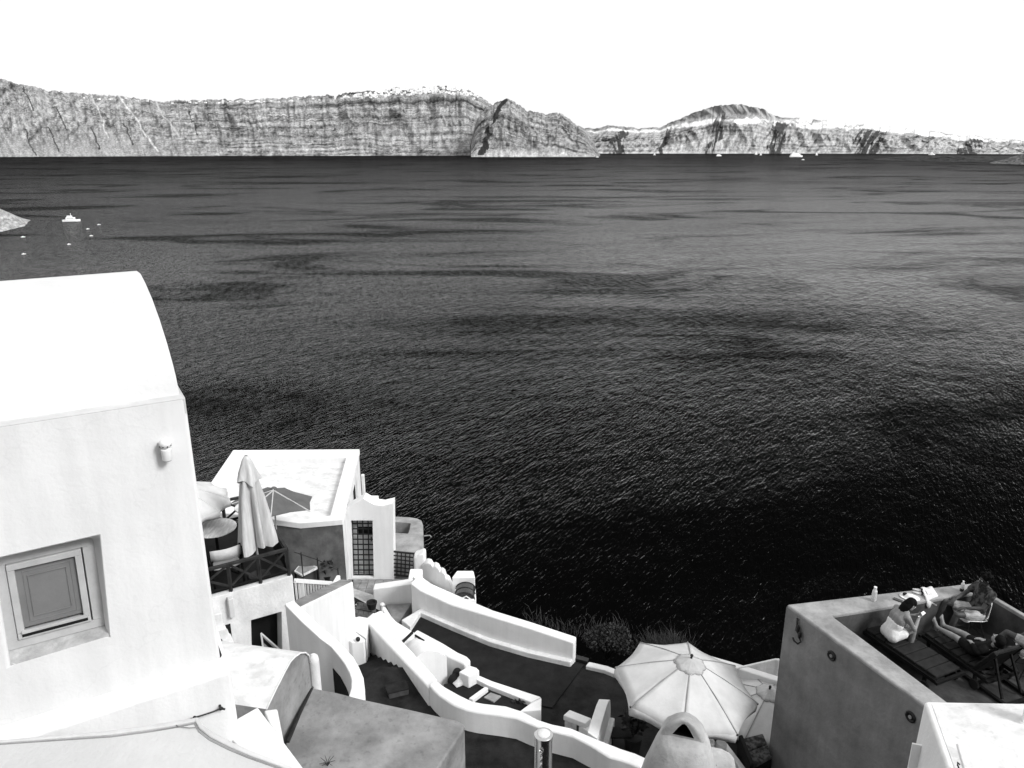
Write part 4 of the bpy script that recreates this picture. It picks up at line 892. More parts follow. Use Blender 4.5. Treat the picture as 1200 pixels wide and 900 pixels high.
m = MB(); m.ribbon(sl_, [p + V((0,.3,.0)) for p in sl_], -13.6); m.build('wall_body', white, sp_, bevel=.05, seg=3)
m = MB(); xa = PY(486,682,19.3); m.ribbon([inner[0]+V((.02,.3,.02)), inner[1]+V((.0,.3,.02)), inner[2]+V((.0,.2,.02))], [PY(500,680,19.75), PY(512,688,19.5), PY(528,697,18.6)], -13.6); m.build('slope', white, sp_, bevel=.03)
# block with glazed lantern
lc = PY(543, 696, 18.35)
lb = thing('lantern_block', 'white block carrying a dark rounded rooflight on the parapet', 'rooflight', V((lc.x, lc.y, -13)))
zt1 = PY(541, 697, 18.1).z
m = MB(); m.prism([PY(533,697,18.1), PY(541,704,17.75), PY(558,699,17.9), V((PY(557,690,18.5).x, 18.55, zt1)), V((PY(533,690,18.6).x, 18.6, zt1))], -13.6); m.v = [V((p.x, p.y, zt1 if p.z > -13 else p.z)) for p in m.v]; m.build('block', white, lb, bevel=.03)
m = MB(); qa = V((lc.x-.10, 18.62, zt1)); m.prism([qa + V((-.22,-.1,.28)), qa + V((.42,-.1,.28)), qa + V((.36,.22,.30)), qa + V((-.10,.22,.30))], zt1 - .5); m.build('cap_slab', white, lb, bevel=.03)
m = MB(); rc_ = V((lc.x + .06, 18.15, zt1 - .01)); nu_ = 10; vs = []
for i in range(nu_ + 1):
    a = math.pi*i/nu_; 
    for y_ in (-.24, .24): vs.append(rc_ + V((-.27*math.cos(a), y_, .21*math.sin(a))))
m.add(vs, [(2*i, 2*i+1, 2*i+3, 2*i+2) for i in range(nu_)] + [tuple(range(0, 2*nu_+2, 2)), tuple(reversed(range(1, 2*nu_+2, 2)))]); 
glass = mat('dark_glass', .01, .03, 5, 3, .08, 0, spec=.6); m.build('glass_vault', glass, lb)
for y_ in (-.25, 0, .25): m = MB(); m.tube([rc_ + V((-.275*math.cos(math.pi*i/10), y_, .215*math.sin(math.pi*i/10))) for i in range(11)], .014, 5); m.build('glazing_bar', metal, lb)
m = MB(); m.tube([rc_ + V((-.1,-.255,.02)), rc_ + V((.05,-.26,.10)), rc_ + V((.15,-.255,.02))], .02, 5); m.build('trim', white, lb)

# terrace floors
mt = [P(478,738,ZTER), P(492.5,719.5,ZTER), P(684,779,ZTER), P(647,829,ZTER), P(560,812,ZTER), P(500,776,ZTER)]
m = MB(); m.prism(mt, ZTER-.05); tag(m.build('terrace_floor', floor1, bevel=.006, seg=1), kind='structure')
z2 = ZTER - .045
m = MB(); m.prism([P(470,742,z2), P(690,776,z2), P(760,795,z2), P(850,812,z2), P(905,850,z2), P(930,1000,z2), P(640,1000,z2), P(560,860,z2)], -13.4); tag(m.build('terrace_ground', floor2), kind='structure')
m = MB(); m.ribbon([P(686,780,z2+.10), P(708,785,z2+.10), P(728,793,z2+.10)], [P(690,775,z2+.10), P(712,780,z2+.10), P(733,788,z2+.10)], -13.4); tag(m.build('kerb', offwhite, bevel=.03), 'short rough white kerb between the dark bush and the big parasol', 'kerb')
m = MB(); q = P(675, 773, ZTER+.02); m.obox(q + V((.06,.05,.0)), V((.9,-.4,0)), (.5,.14,.06)); tag(m.build('drain_cover', metal), 'dark drain strip at the end of the long parapet', 'drain')

# ================================================================== WAVY WALL, stairs, oven and planters
ww = thing('wavy_wall', 'long white wall with a wavy top winding down between path and terrace', 'wall', P(600, 840, -12))
zf = -10.5
Ln = [(502,801.5),(508,809),(515,815.5),(532,826.5),(548,832),(560,834.5),(587,838),(605,841),(620,847.5),(640,855),(672,863),(693,874),(714,887),(729,891),(750,899)]
Rf = [(510,796),(515,799.5),(522,804.5),(539,814),(554,821),(567,823.5),(593,826.5),(612,832.5),(632,843),(648,848),(668,852),(701,866),(729,877),(745,882),(765,891)]
m = MB(); m.ribbon([P(x, y, zf) for x, y in Ln], [P(x, y, zf) for x, y in Rf], -12.3); m.build('wall_body', white, ww, bevel=.05, seg=3)
Ls = [(427,726,-11.25),(440,740,-11.1),(455,756,-10.95),(472,774,-10.8),(490,793,-10.62),(502,806,-10.54)]
Rs = [(438,717,-11.25),(452,731,-11.1),(468,747,-10.95),(485,765,-10.8),(503,785,-10.62),(513,796.5,-10.54)]
m = MB(); m.ribbon([P(*q) for q in Ls], [P(*q) for q in Rs], [-13.2]*6); m.build('stair_side', white, ww, bevel=.04, seg=3)
# path
zp = -11.0
m = MB(); m.prism([P(425,822,zp), P(428,795,zp), P(447,781,zp), P(474,782,zp), P(503,815,zp), P(560,850,zp), P(640,876,zp), P(720,905,zp), P(760,960,zp), P(540,960,zp), P(530,860,zp)], -13.0); tag(m.build('path', floor2), kind='structure')
sd = P(430,725,0.-11.2) - P(500,806,-11.2); sd.z = 0; sd.normalize(); sn = V((-sd.y, sd.x, 0))
s0_ = P(468, 783, zp)
dstep = thing('dark_steps', 'flight of dark cement steps going down between the curved and wavy walls', 'steps', s0_ + sd*1.0)
for k in range(7):
    z = zp - .16*(k+1)*.98; a = s0_ + sd*(.02 + .34*k); b_ = s0_ + sd*(.36 + .34*k)
    q = [V((p.x, p.y, z)) for p in (a - sn*.2, a + sn*1.35, b_ + sn*1.35, b_ - sn*.2)]
    m = MB(); m.prism(q, -13.3); m.build('step', floor2 if k % 2 else floor1, dstep, bevel=.012, seg=1)
# little bench block left of the stairs
zb3 = -11.05
bb = thing('stair_bench_wall', 'low white wall with two dark spouts on the left of the dark steps', 'wall', P(405, 745, -12.4))
tq = [P(382,727.5,zb3+.1), P(397,725,zb3+.1), P(428,749,zb3), P(426.5,752,zb3), P(412,753,zb3)]
m = MB(); m.prism(tq, -13.2); m.build('wall_body', white, bb, bevel=.03)
for x, y in ((390,728.5),(419.5,749)):
    m = MB(); q = P(x, y, zb3+.07); m.ell(q, (.055,.05,.06), 9, 7); m.build('spout', metal, bb, smooth=True)
m = MB(); m.prism([P(399,727,zb3-.05), P(421,722,zb3-.05), P(432,724,zb3-.05), P(429,748,zb3-.1)], -13.2); m.build('wedge', white, bb, bevel=.02)
# white shrub stems / tap at the top of the steps
for x, y in ((447,717),):
    q = P(x, y, -11.7); m = MB(); m.tube([q + V((0,0,-.4)), q + V((.02,0,.2))], .03, 6); m.ell(q + V((.03,0,.22)), (.07,.07,.05), 8, 5); tag(m.build('garden_tap', white2), 'small white garden tap post at the head of the steps', 'tap')
q = P(436, 713, -12.1); m = MB(); m.lathe(q, [(.10,0),(.14,.16),(.15,.2),(.11,.2),(.09,.14)], 12); tag(m.build('black_pot', pot), 'small round black pot on the brick floor', 'pot')
# wooden box on the path
q = P(466, 809, zp + .06); m = MB(); m.obox(q, V((.93,.35,0)), (.42,.26,.13))
wbx = thing('wooden_box', 'low dark wooden box lying on the path below the steps', 'box', q + V((0,0,-.06))); m.build('box_body', terrfloor, wbx, bevel=.012)
m = MB(); m.obox(q + V((-.01,.0,.075)), V((.93,.35,0)), (.45,.28,.025)); m.build('lid', floor2, wbx, bevel=.006)

# vaulted oven box
YO = V((.80, -.60, 0)).normalized()
zo = -11.0
f0 = P(484,778,zo); f1 = P(523,768,zo)
oq_ = [(484,780),(487,772),(492,766.5),(499,763.2),(506,763),(514,764.5),(523.5,769.5)]
fn = V((-(f1-f0).y, (f1-f0).x, 0)); fn.normalize(); fk = fn.dot(f0)
arch = [PN(x, y, fn, fk) for x, y in oq_]
ov = thing('vaulted_oven', 'white vaulted box with a smooth arched front on the terrace side of the stair wall', 'oven', V((arch[3].x, arch[3].y, -12)))
bd = fn * .95 + V((0,0,-.30)); bdx = V((-.35,.2,0))
n = len(arch); m = MB(); m.add(arch + [p + bd + bdx*.0 for p in arch], [(i, i+1, n+i+1, n+i) for i in range(n-1)])
lo = [V((p.x, p.y, -12.4)) for p in arch]; m.add(arch + lo, [tuple(range(n)) + tuple(range(2*n-1, n-1, -1))])
m.add([arch[-1], arch[-1]+bd, V((arch[-1].x+bd.x, arch[-1].y+bd.y, -12.4)), lo[-1]], [(0,1,2,3)])
m.build('body', white, ov, smooth=2)
q = PN(503, 794, fn, fk - .012); m = MB(); m.obox(q, f1-f0, (.06,.02,.10)); m.build('vent', black, ov)
a, b_ = P(471,753,zo+.02), P(483.5,741,zo+.02); m = MB(); m.bar(a, b_, .05); m.build('slot', black, ov)
m = MB(); a, b_ = P(486.5,744.5,zo-.05), P(497,751,zo-.05); m.bar(a, b_, .035); m.build('slot', black, ov)
m = MB(); m.prism([P(x, y, -11.3) for x, y in ((437,719),(446,715),(466,729),(486,741),(482,752),(466,757),(452,742))], -12.4); m.build('rear_deck', white, ov, bevel=.03)
# planter wall next to it
zw_ = -11.35
cwall = thing('channel_wall', 'white round-edged wall between the oven and the dark terrace floor', 'wall', P(520, 760, -12))
Lw = [(484,741.5),(498,750),(508,757.5),(526,769.5),(538,775),(545,779)]; Rw = [(489,737),(503,744.5),(519,753),(536,763.5),(547,768.5),(552,773.5)]
m = MB(); m.ribbon([P(x, y, zw_) for x, y in Lw], [P(x, y, zw_) for x, y in Rw], -12.2); m.build('wall_body', white, cwall, bevel=.05, seg=3)
m = MB(); m.ribbon([P(486,749,zw_-.01), P(494,743.5,zw_-.01)], [P(498,754.5,zw_-.01), P(502,748,zw_-.01)], -12.2); m.build('cross_wall', white, cwall, bevel=.02)
zc_ = -11.25
cb = [P(537.5,787,zc_), P(549,792.5,zc_), P(562,785.5,zc_), P(558.5,782,zc_), P(550.5,779.5,zc_)]
m = MB(); m.prism(cb, -12.2); tag(m.build('white_cube', white, bevel=.03, seg=3), 'white cube at the corner of the two planters', 'block')
# low planter frame
zpl = -11.45
lpn = thing('low_planter', 'low white rectangular planter frame with dark soil beside the wavy wall', 'planter', P(600, 820, -12))
def seg(L_, R_, nm='frame_side'): m = MB(); m.ribbon([P(x, y, zpl) for x, y in L_], [P(x, y, zpl) for x, y in R_], -12.2); m.build(nm, white, lpn, bevel=.02)
seg([(556,795),(572,803),(622,822.5)], [(562,791.5),(577,798),(634,816.5)])
seg([(622,823.5),(608,834)], [(634.5,817.5),(634,832)])
seg([(549,818),(568,804.5)], [(554,819.5),(572.5,805.5)])
m = MB(); m.prism([P(520,802,-11.56), P(556,793,-11.56), P(629,823,-11.56), P(608,838,-11.56), P(540,826,-11.56)], -12.2); m.build('soil', floor1, lpn)
q = [P(567,817,-11.53), P(575,811.5,-11.53), P(587,815.5,-11.53), P(579,822.5,-11.53)]; m = MB(); m.prism(q, -11.75); m.build('pale_slab', slab, lpn)
leafy(MB(), P(611,822,-11.52), (.22,.06,.05), 60, .07).build('seedlings', leafd, lpn)
# dark sack and pale pot in the corner
q = P(533, 799, -11.6); sk = thing('sack', 'dark sack lying beside the white cube in the planter corner', 'sack', q)
m = MB(); m.ell(q, (.17,.15,.20), 12, 8); m.ell(q + V((.05,.14,.05)), (.13,.13,.2), 10, 7); m.build('bag', black, sk, smooth=True)
q = P(540, 801, -11.58); m = MB(); m.tube([q + V((-.12,-.08,-.02)), q + V((.05,.05,.08)), q + V((.10,.12,.16))], [.10,.115,.10], 12); tag(m.build('tipped_pot', canvasf, smooth=2), 'pale flowerpot tipped on its side next to the dark sack', 'pot')
# right of the terrace: fin wall, bench, potted plant, stool
zfn = -10.78
fw = thing('fin_wall', 'upright white fin wall with a rounded end standing on the wavy wall', 'wall', P(704, 850, -12))
a0, a1 = P(688.5,858,zfn-.02), P(700,866,zfn-.02); b0, b1 = P(704,813,zfn-.15), P(716,813.5,zfn-.15)
fd = (b1 - a1); fd.z = 0; fl_ = fd.length; fd.normalize()
Lq, Rq = [], []
for u, dz in ((0,0),(.35,.04),(.65,.05),(.85,.0),(.96,-.10),(1.02,-.32),(1.05,-.6),(1.06,-.9)):
    for T_, s_, e_ in ((Lq, a0, b0), (Rq, a1, b1)):
        p = s_.lerp(e_, u); T_.append(V((p.x, p.y, p.z + dz)))
m = MB(); m.ribbon(Lq, Rq, -12.3); m.build('wall_body', white, fw, bevel=.03)
m = MB(); q = P(712, 858, -11.55); m.obox(V((q.x, q.y, -11.8)), fd, (.9,.14,.5)); m.build('side_ledge', white2, fw, bevel=.02)
zq = -11.45; bn = thing('low_bench', 'low white masonry bench against the fin wall', 'bench', P(678, 840, -12))
m = MB(); m.prism([P(660,838,zq), P(667.5,831.5,zq), P(693,841.5,zq), P(686,848,zq)], zq-.13); m.build('seat', white, bn, bevel=.02)
m = MB(); m.prism([P(662,840,zq-.132), P(668,835,zq-.132), P(676,838,zq-.132), P(671,843,zq-.132)], -12.1); m.build('pier', white2, bn)
m = MB(); m.prism([P(678,849,zq-.12), P(692,842,zq-.12), P(699,846,zq-.12), P(690,858,zq-.12)], -12.1); m.build('pier', white, bn, bevel=.02)
pq = P(741, 881, z2); pp = thing('potted_plant', 'dark potted plant with big glossy leaves under the edge of the big parasol', 'plant', pq)
m = MB(); m.lathe(pq, [(.14,0),(.19,.38),(.20,.42),(.16,.42)], 14); m.build('flower_pot', pot, pp, smooth=2)
for k in range(6): a = k*1.05; m = MB(); m.tube([pq + V((0,0,.4)), pq + V((.14*math.cos(a), .14*math.sin(a), .75))], .01, 5); m.build('stem', wood, pp)
m = leafy(MB(), pq + V((0,0,.78)), (.30,.28,.28), 140, .15); tag(m.build('foliage', leafd, pp), kind='stuff')
sq = P(726, 878, z2); stl = thing('low_stool', 'low dark stool between the fin wall and the potted plant', 'stool', sq)
m = MB(); m.obox(sq + V((0,0,.42)), (1,0,0), (.42,.3,.03)); m.build('seat', wood, stl)
for i in (-1,1):
    for j in (-1,1): m = MB(); m.bar(sq + V((.18*i,.12*j,0)), sq + V((.18*i,.12*j,.41)), .03); m.build('leg', wood, stl)
# bushes on the edge
def bush(name, label, c, r, n, s, leaf):
    t = thing(name, label, 'bush', V(c) - V((0,0,r[2])))
    m = MB()
    for k in range(26):
        d = V(RNG.normal(size=3)); d.normalize(); d.z = abs(d.z)*.9 - .15
        cc = V(c) + V((d.x*r[0]*.72, d.y*r[1]*.72, d.z*r[2]*.72)); leafy(m, cc, (r[0]*.36, r[1]*.36, r[2]*.34), n//26, s, up=.4)
    tag(m.build('foliage', leaf, t), kind='stuff')
    m = MB()
    for k in range(7):
        a = k*.9; m.tube([V(c) - V((0,0,r[2])), V(c) + V((r[0]*.5*math.cos(a), r[1]*.5*math.sin(a), r[2]*.3))], [.025,.008], 5)
    m.build('stems', wood, t); return t
bc_ = P(713, 757, -12.3); bush('round_bush', 'dark rounded bush at the terrace edge left of the big parasol', bc_ + V((0,.1,.05)), (.66,.6,.55), 3800, .065, leafd)
def grass(name, label, pts, n, h, spread, leaf):
    m = MB()
    for _ in range(n):
        b_ = V(random.choice(pts)) + V((random.gauss(0,spread), random.gauss(0,spread*.7), 0)); d = V((random.gauss(0,.30), random.gauss(0,.25), 1)); k = h*(.45+.8*random.random())
        t = b_ + d*k*.6; e = t + (d + V((random.gauss(0,.35), random.gauss(0,.3), -.2)))*k*.45; s_ = V((.006,.003,0))
        m.add([b_ - s_, b_ + s_, t + s_*.8, t - s_*.8, e], [(0,1,2,3),(3,2,4)])
    return tag(m.build(name, leaf, fix=False), label, 'grass', kind=None)
grass('grass_tuft', 'spiky dry grass tuft behind the big parasol at the cliff edge', [P(760+3.5*i, 768 + (i % 3), -12.7) for i in range(12)], 800, .62, .14, leafl)
o = grass('cliff_grass', 'thin dry weeds along the cliff edge beyond the long parapet', [P(x, y, -13.4) for x, y in ((640,735),(652,740),(664,742),(674,744),(628,728),(696,733),(722,732))], 170, .34, .22, leafl)
tag(o, kind='stuff')

# ================================================================== RIGHT: grey terrace building
ZPT, ZFL = -8.3, -9.06
K1, K2 = P(922,708,ZPT), P(1080,824,ZPT)
fdir = (K2 - K1).normalized(); fnr = V((fdir.y, -fdir.x, 0))         # along the front towards the camera; inwards (+x)
if fnr.x < 0: fnr = -fnr
KF = P(1139,683,ZPT); KR = KF + (P(1200,718,ZPT) - P(1169,700,ZPT)).normalized()*5.5; fd2 = (KR - KF).normalized()
K3 = K1 + fdir*5.0
ki0, ki1 = P(975,721,ZPT), P(1110,822,ZPT); ki1 = ki0 + (ki1-ki0).normalized()*4.6
kf1 = P(1106,700,ZPT); fdir2 = (kf1 - ki0).normalized()
kc = ki0 + fdir2*3.30; kr = kc + fd2*5.0
tb = thing('terrace_building', 'tall grey cement building with a walled roof terrace at the right', 'house', (K1+K3)/2 + V((1,0,-5)))
outer = [K1, KF, KR, K3]; inner_ = [ki0, kc, kr, ki1]
m = MB(); m.add(outer + inner_ + [p + V((0,0,-.07)) for p in inner_], [(0,1,5,4),(1,2,6,5),(3,0,4,7),(4,5,9,8),(5,6,10,9),(7,4,8,11)])
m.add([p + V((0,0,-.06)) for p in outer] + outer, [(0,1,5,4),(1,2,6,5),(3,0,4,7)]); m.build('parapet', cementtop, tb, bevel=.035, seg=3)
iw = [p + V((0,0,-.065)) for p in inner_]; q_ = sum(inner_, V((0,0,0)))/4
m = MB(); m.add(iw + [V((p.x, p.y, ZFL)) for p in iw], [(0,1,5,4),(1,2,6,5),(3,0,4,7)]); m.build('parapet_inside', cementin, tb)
bz = -12.9; wl_ = [p + V((0,0,-.055)) for p in outer]
m = MB(); m.add(wl_ + [V((p.x, p.y, bz)) for p in wl_], [(0,1,5,4),(1,2,6,5),(3,0,4,7)]); m.build('wall', cementwall, tb)
m = MB(); m.add([p + V((0,0,ZFL-ZPT+.002)) for p in (ki0, kc, kr, ki1)], [(0,1,2,3)]); m.build('terrace_floor', terrfloor, tb)
def FW(px, py, off=0.): return PN(px, py, fnr, fnr.dot(K1) - off)     # on the front wall
def ring(m, c, n_, r, t, seg=20):
    u = V((0,0,1)).cross(n_).normalized(); w_ = n_.cross(u); m.tube([c + u*r*math.cos(2*math.pi*k/seg) + w_*r*math.sin(2*math.pi*k/seg) for k in range(seg+1)], t, 6)
for (x, y), lab in (((974.5,768.5), 'round black wall vent near the top corner of the grey building'), ((1067,840), 'round black wall vent of the grey building beside the white roof')):
    c = FW(x, y, .01); vt = thing('wall_vent', lab, 'vent', c, 'round vents in the grey wall')
    m = MB(); ring(m, c, -fnr, .075, .022); m.build('rim', metal, vt, smooth=True)
    m = MB(); m.tube([c + fnr*.02, c - fnr*.004], .075, 18); m.build('disc', rubber, vt)
    m = MB(); m.tube([c - fnr*.0, c - fnr*.02], .03, 12); m.build('hub', slab, vt)
c = FW(934, 737, .02); hk = thing('wall_hook', 'black iron hook with a looped cable on the grey wall near its corner', 'hook', c)
hp = lambda x, y, o_=.03: FW(x, y, o_)
m = MB(); m.tube([hp(934.5,724.5), hp(934,735), hp(936,746), hp(938.5,752,.05), hp(935,754.5,.07), hp(930.5,751,.07), hp(929,747,.06)], .018, 7); m.build('hook', metal, hk, smooth=True)
m = MB(); m.ell(hp(935,737,.05), (.035,.035,.09), 10, 7); m.ell(hp(937,744,.05), (.035,.035,.08), 10, 7); m.build('loop', metal, hk, smooth=True)
m = MB(); m.obox(hp(934,737,.0), V((0,0,1)), (.10,.05,.03), -fnr); m.build('plate', metal, hk)
# things on the parapet
def bottle(name, lab, c, r, h, mt_, capm, neck=.4):
    t = thing(name, lab, 'bottle', c); m = MB(); m.lathe(c, [(r*.9,0),(r,.01),(r,h*.55),(r*.92,h*.6),(r,h*.66),(r*.8,h*.76),(r*neck,h*.88),(r*neck,h*.94)], 14); m.build('body', mt_, t, smooth=2)
    m = MB(); m.lathe(c + V((0,0,h*.93)), [(r*neck*1.2,0),(r*neck*1.2,h*.07)], 12); m.build('cap', capm, t)
bglass = mat('bottle_plastic', .45, .7, 14, 3, .25, .2, 20, spec=.6)
c = P(1023.5,704,ZPT); bottle('water_bottle', 'clear plastic water bottle standing on the grey parapet', c, .047, .30, bglass, plastic, .5)
c = P(1127,692.5,ZPT); bottle('glass_bottle', 'slim clear bottle with a dark bottom on the far parapet corner', c, .035, .22, bglass, plastic, .35)
m = MB(); m.lathe(c + V((0,0,.003)), [(.037,0),(.037,.055)], 12); tag(m.build('coaster', rubber), 'small dark base under the slim clear bottle on the parapet', 'coaster')
c = P(1052,703,ZPT+.008); m = MB(); m.obox(c, P(1056,704.5,ZPT)-P(1048,701.5,ZPT), (.16,.085,.012)); ph = thing('phone', 'black phone lying on the grey parapet beside the white dish', 'phone', c); m.build('case', rubber, ph, bevel=.004); m = MB(); m.obox(c+V((0,0,.0075)), P(1056,704.5,ZPT)-P(1048,701.5,ZPT), (.15,.076,.003)); m.build('screen', glass, ph)
c = P(1066,700.5,ZPT); sd_ = thing('sun_hat', 'oval white sun hat with a dark patch lying on the parapet', 'hat', c)
hd_ = (P(1076,702,ZPT)-P(1057,698,ZPT)).normalized()
def orient(c, d): return lambda a, b_, z: c + d*a + V((-d.y, d.x, 0))*b_ + V((0,0,z))
Q = orient(c, hd_); m = MB(); n = 28; vs = []
for r_, z in ((.0,.07),(.05,.068),(.085,.05),(.10,.02),(.14,.012),(.17,.02),(.172,.012),(.10,.004)):
    for k in range(n): a = 2*math.pi*k/n; vs.append(Q(r_*1.05*math.cos(a), r_*.75*math.sin(a), z))
m.add(vs, [(j*n+k, j*n+(k+1)%n, (j+1)*n+(k+1)%n, (j+1)*n+k) for j in range(7) for k in range(n)]); m.build('brim', clothw, sd_, smooth=True)
m = MB(); m.ell(Q(-.085,.02,.045), (.045,.04,.035), 12, 8); m.build('band', rubber, sd_, smooth=True)
c = P(1078,694.5,ZPT); sd2 = thing('slippers', 'pair of pale slippers on the parapet between hat and towel', 'slippers', c)
for s_ in (-1, 1):
    Q = orient(c, hd_); m = MB(); n = 16; vs = []
    for z in (.004, .022):
        for k in range(n): a = 2*math.pi*k/n; vs.append(Q(.13*math.cos(a), s_*.06 + .042*math.sin(a)*(1+.2*math.cos(a)), z))
    m.add(vs, [tuple(range(n)), tuple(range(n,2*n))] + [(k,(k+1)%n,n+(k+1)%n,n+k) for k in range(n)]); m.build('sole', clothl, sd2)
    m = MB(); m.tube([Q(.03, s_*.06-.045, .02), Q(.03, s_*.06, .06), Q(.03, s_*.06+.045, .02)], .014, 6); m.build('strap', clothd, sd2)
# towel, draped over the inner edge
tw = thing('towel', 'bright white towel draped over the inner edge of the far parapet', 'towel', P(1088,695,ZPT))
A_, B_ = P(1079,689.5,ZPT+.02), P(1092,688.5,ZPT+.02); C_, D_ = P(1085,702,ZPT+.02), P(1099,697.5,ZPT+.02); dr = V((.03,-.03,-.16))
m = MB(); nu_, nv_ = 8, 7; vs = []
for j in range(nv_+1):
    for i in range(nu_+1):
        u = i/nu_; v_ = j/nv_; w2 = min(1, v_/.75); p = A_.lerp(B_, u).lerp(C_.lerp(D_, u), w2)
        if v_ > .75: p = p + dr*((v_-.75)/.25)*(1+.25*math.sin(u*11))
        vs.append(p + V((0,0,.012*math.sin(u*9+v_*3)*(v_<.8)+.01)))
m.add(vs, [(j*9+i, j*9+i+1, (j+1)*9+i+1, (j+1)*9+i) for j in range(nv_) for i in range(nu_)]); m.build('cloth', clothw, tw, smooth=True, solid=.02)
m = MB(); m.add([p + V((0,0,.022)) for p in (vs[20], vs[23], vs[41], vs[38])], [(0,1,2,3)]); m.build('fold', clothw, tw, solid=.025)

# ---- loungers
ld = fdir.copy(); lx = fnr.copy()
ZL = ZFL + .33
def lounger(c, d, lab, back, nseg=9, L=1.95, W=.64, LR=None, hinge=1.17):        # c: middle of the foot end on the floor; d: towards the head
    t = thing('sun_lounger', lab, 'lounger', c, 'dark wooden sun loungers'); x = V((d.y, -d.x, 0)); Q = lambda a, b_, z: c + d*a + x*b_ + V((0,0,z)); LF = L; LR = LR or L; L = LR
    for s in (-1, 1):
        m = MB(); m.bar(Q(0, s*W/2, .27), Q(L, s*W/2, .27), .045, .07); m.build('side_rail', wood, t, bevel=.006)
        for a in (.12, L-.22): m = MB(); m.bar(Q(a, s*(W/2-.02), 0), Q(a, s*(W/2-.02), .25), .05); m.build('leg', wood, t)
        m = MB(); m.tube([Q(L-.16, s*(W/2+.05)-.02, .09), Q(L-.16, s*(W/2+.05)+.02, .09)], .09, 14); m.build('wheel', rubber, t, smooth=2)
    m = MB(); m.bar(Q(-.03, -W/2-.06, .27), Q(-.03, W/2+.06, .27), .05); m.build('end_rail', wood, t)
    m = MB(); m.bar(Q(L+.03, -W/2-.04, .27), Q(L+.03, W/2+.04, .27), .05); m.build('end_rail', wood, t)
    L = LF; ca, sa = math.cos(back), math.sin(back)
    def S(a): return (a, .30) if a <= hinge else (hinge + (a-hinge)*ca, .30 + (a-hinge)*sa)
    ex = L if not back else L + .02
    for k in range(nseg):
        a0, a1 = .01 + (ex-.02)*k/nseg, .01 + (ex-.02)*(k+1)/nseg - .014
        if a0 < hinge < a1: pass
        (p, z), (q, z1) = S(a0), S(a1); up = V((0,0,1)) if a0 < hinge else (V((0,0,1))*ca - d*sa)
        m = MB(); m.obox((Q(p,0,z)+Q(q,0,z1))/2 + up*.03, Q(q,0,z1)-Q(p,0,z), ((Q(q,0,z1)-Q(p,0,z)).length, W-.04, .055), up); m.build('cushion_panel', woodseat, t, bevel=.018)
    if back:
        (p, z) = S(ex)
        for s in (-1, 1):
            m = MB(); m.bar(Q(hinge, s*(W/2-.02), .29), Q(p, s*(W/2-.02), z), .04, .06); m.build('back_rail', wood, t)
            m = MB(); m.bar(Q(hinge+.45*ca, s*.18, .27+.45*sa), Q(LR+.25, s*.22, .06), .035); m.build('back_strut', wood, t)
        m = MB(); m.add([Q(hinge+.02,-W/2+.03,.285), Q(hinge+.02,W/2-.03,.285), Q(p,W/2-.03,z-.015), Q(p,-W/2+.03,z-.015)], [(0,1,2,3)]); m.build('back_board', wood, t, solid=.015)
        m = MB(); m.bar(Q(LR-.16,-W/2,.10), Q(LR-.16,W/2,.10), .04); m.build('axle', wood, t)
        for s in (-1, 1): m = MB(); m.bar(Q(hinge-.3, s*(W/2-.05), .05), Q(LR+.36, s*(W/2-.05), .04), .06, .05); m.build('ground_runner', wood, t)
        m = MB(); m.bar(Q(LR+.38, -W/2, .04), Q(LR+.38, W/2, .04), .06, .05); m.build('ground_runner', wood, t)
    return t
zb0 = ZL
n0, n1 = P(1094,793,zb0), P(1131,787,zb0)
c1 = (n0+n1)/2; c1.z = ZFL; foot1 = c1 + (-ld)*1.95
lounger(foot1, ld, 'flat dark sun lounger beside the near parapet with a person sitting on it', 0)
g0 = P(1084.5,741,zb0); g1 = P(1112,735,zb0)
c2 = (g0+g1)/2; c2.z = ZFL
ld2 = (P(1158,779,zb0) - P(1098,738,zb0)); ld2.z = 0; ld2.normalize()
lounger(c2, ld2, 'dark sun lounger with its backrest raised and a person lying on it', rad(60), L=1.66, W=.66, LR=1.32, hinge=1.06)

# ---- shell chairs
def shell_chair(c, f, lab):            # c on floor, f: facing
    t = thing('shell_chair', lab, 'chair', c, 'white shell chairs'); x = V((f.y, -f.x, 0)); Q = lambda a, b_, z: c + f*a + x*b_ + V((0,0,z))
    prof = [(.24,.43),(.20,.455),(.08,.44),(-.05,.425),(-.15,.43),(-.20,.47),(-.235,.55),(-.265,.66),(-.29,.78),(-.30,.82)]
    m = MB(); nu_ = 10; vs = []
    for j, (a, z) in enumerate(prof):
        wd = .225 if j < 6 else .225 - .02*(j-6)
        for i in range(nu_+1):
            u = -1 + 2*i/nu_; lift = .06*abs(u)**3 if j < 6 else 0; fwd = .09*abs(u)**2.2 if j >= 5 else .0
            vs.append(Q(a + fwd, u*wd, z + lift))
    m.add(vs, [(j*11+i, j*11+i+1, (j+1)*11+i+1, (j+1)*11+i) for j in range(len(prof)-1) for i in range(nu_)]); m.build('shell', plastic, t, smooth=True, solid=.012)
    for a in (.17, -.15):
        for s in (-1, 1): m = MB(); m.tube([Q(a*.6, s*.12, .42), Q(a*1.35, s*.22, 0)], .011, 6); m.build('leg', metal, t)
    m = MB(); m.tube([Q(.19,.2,.12), Q(-.17,.2,.12), Q(-.17,-.2,.12), Q(.19,-.2,.12), Q(.19,.2,.12)], .008, 5); m.build('stretcher', metal, t)
    return t

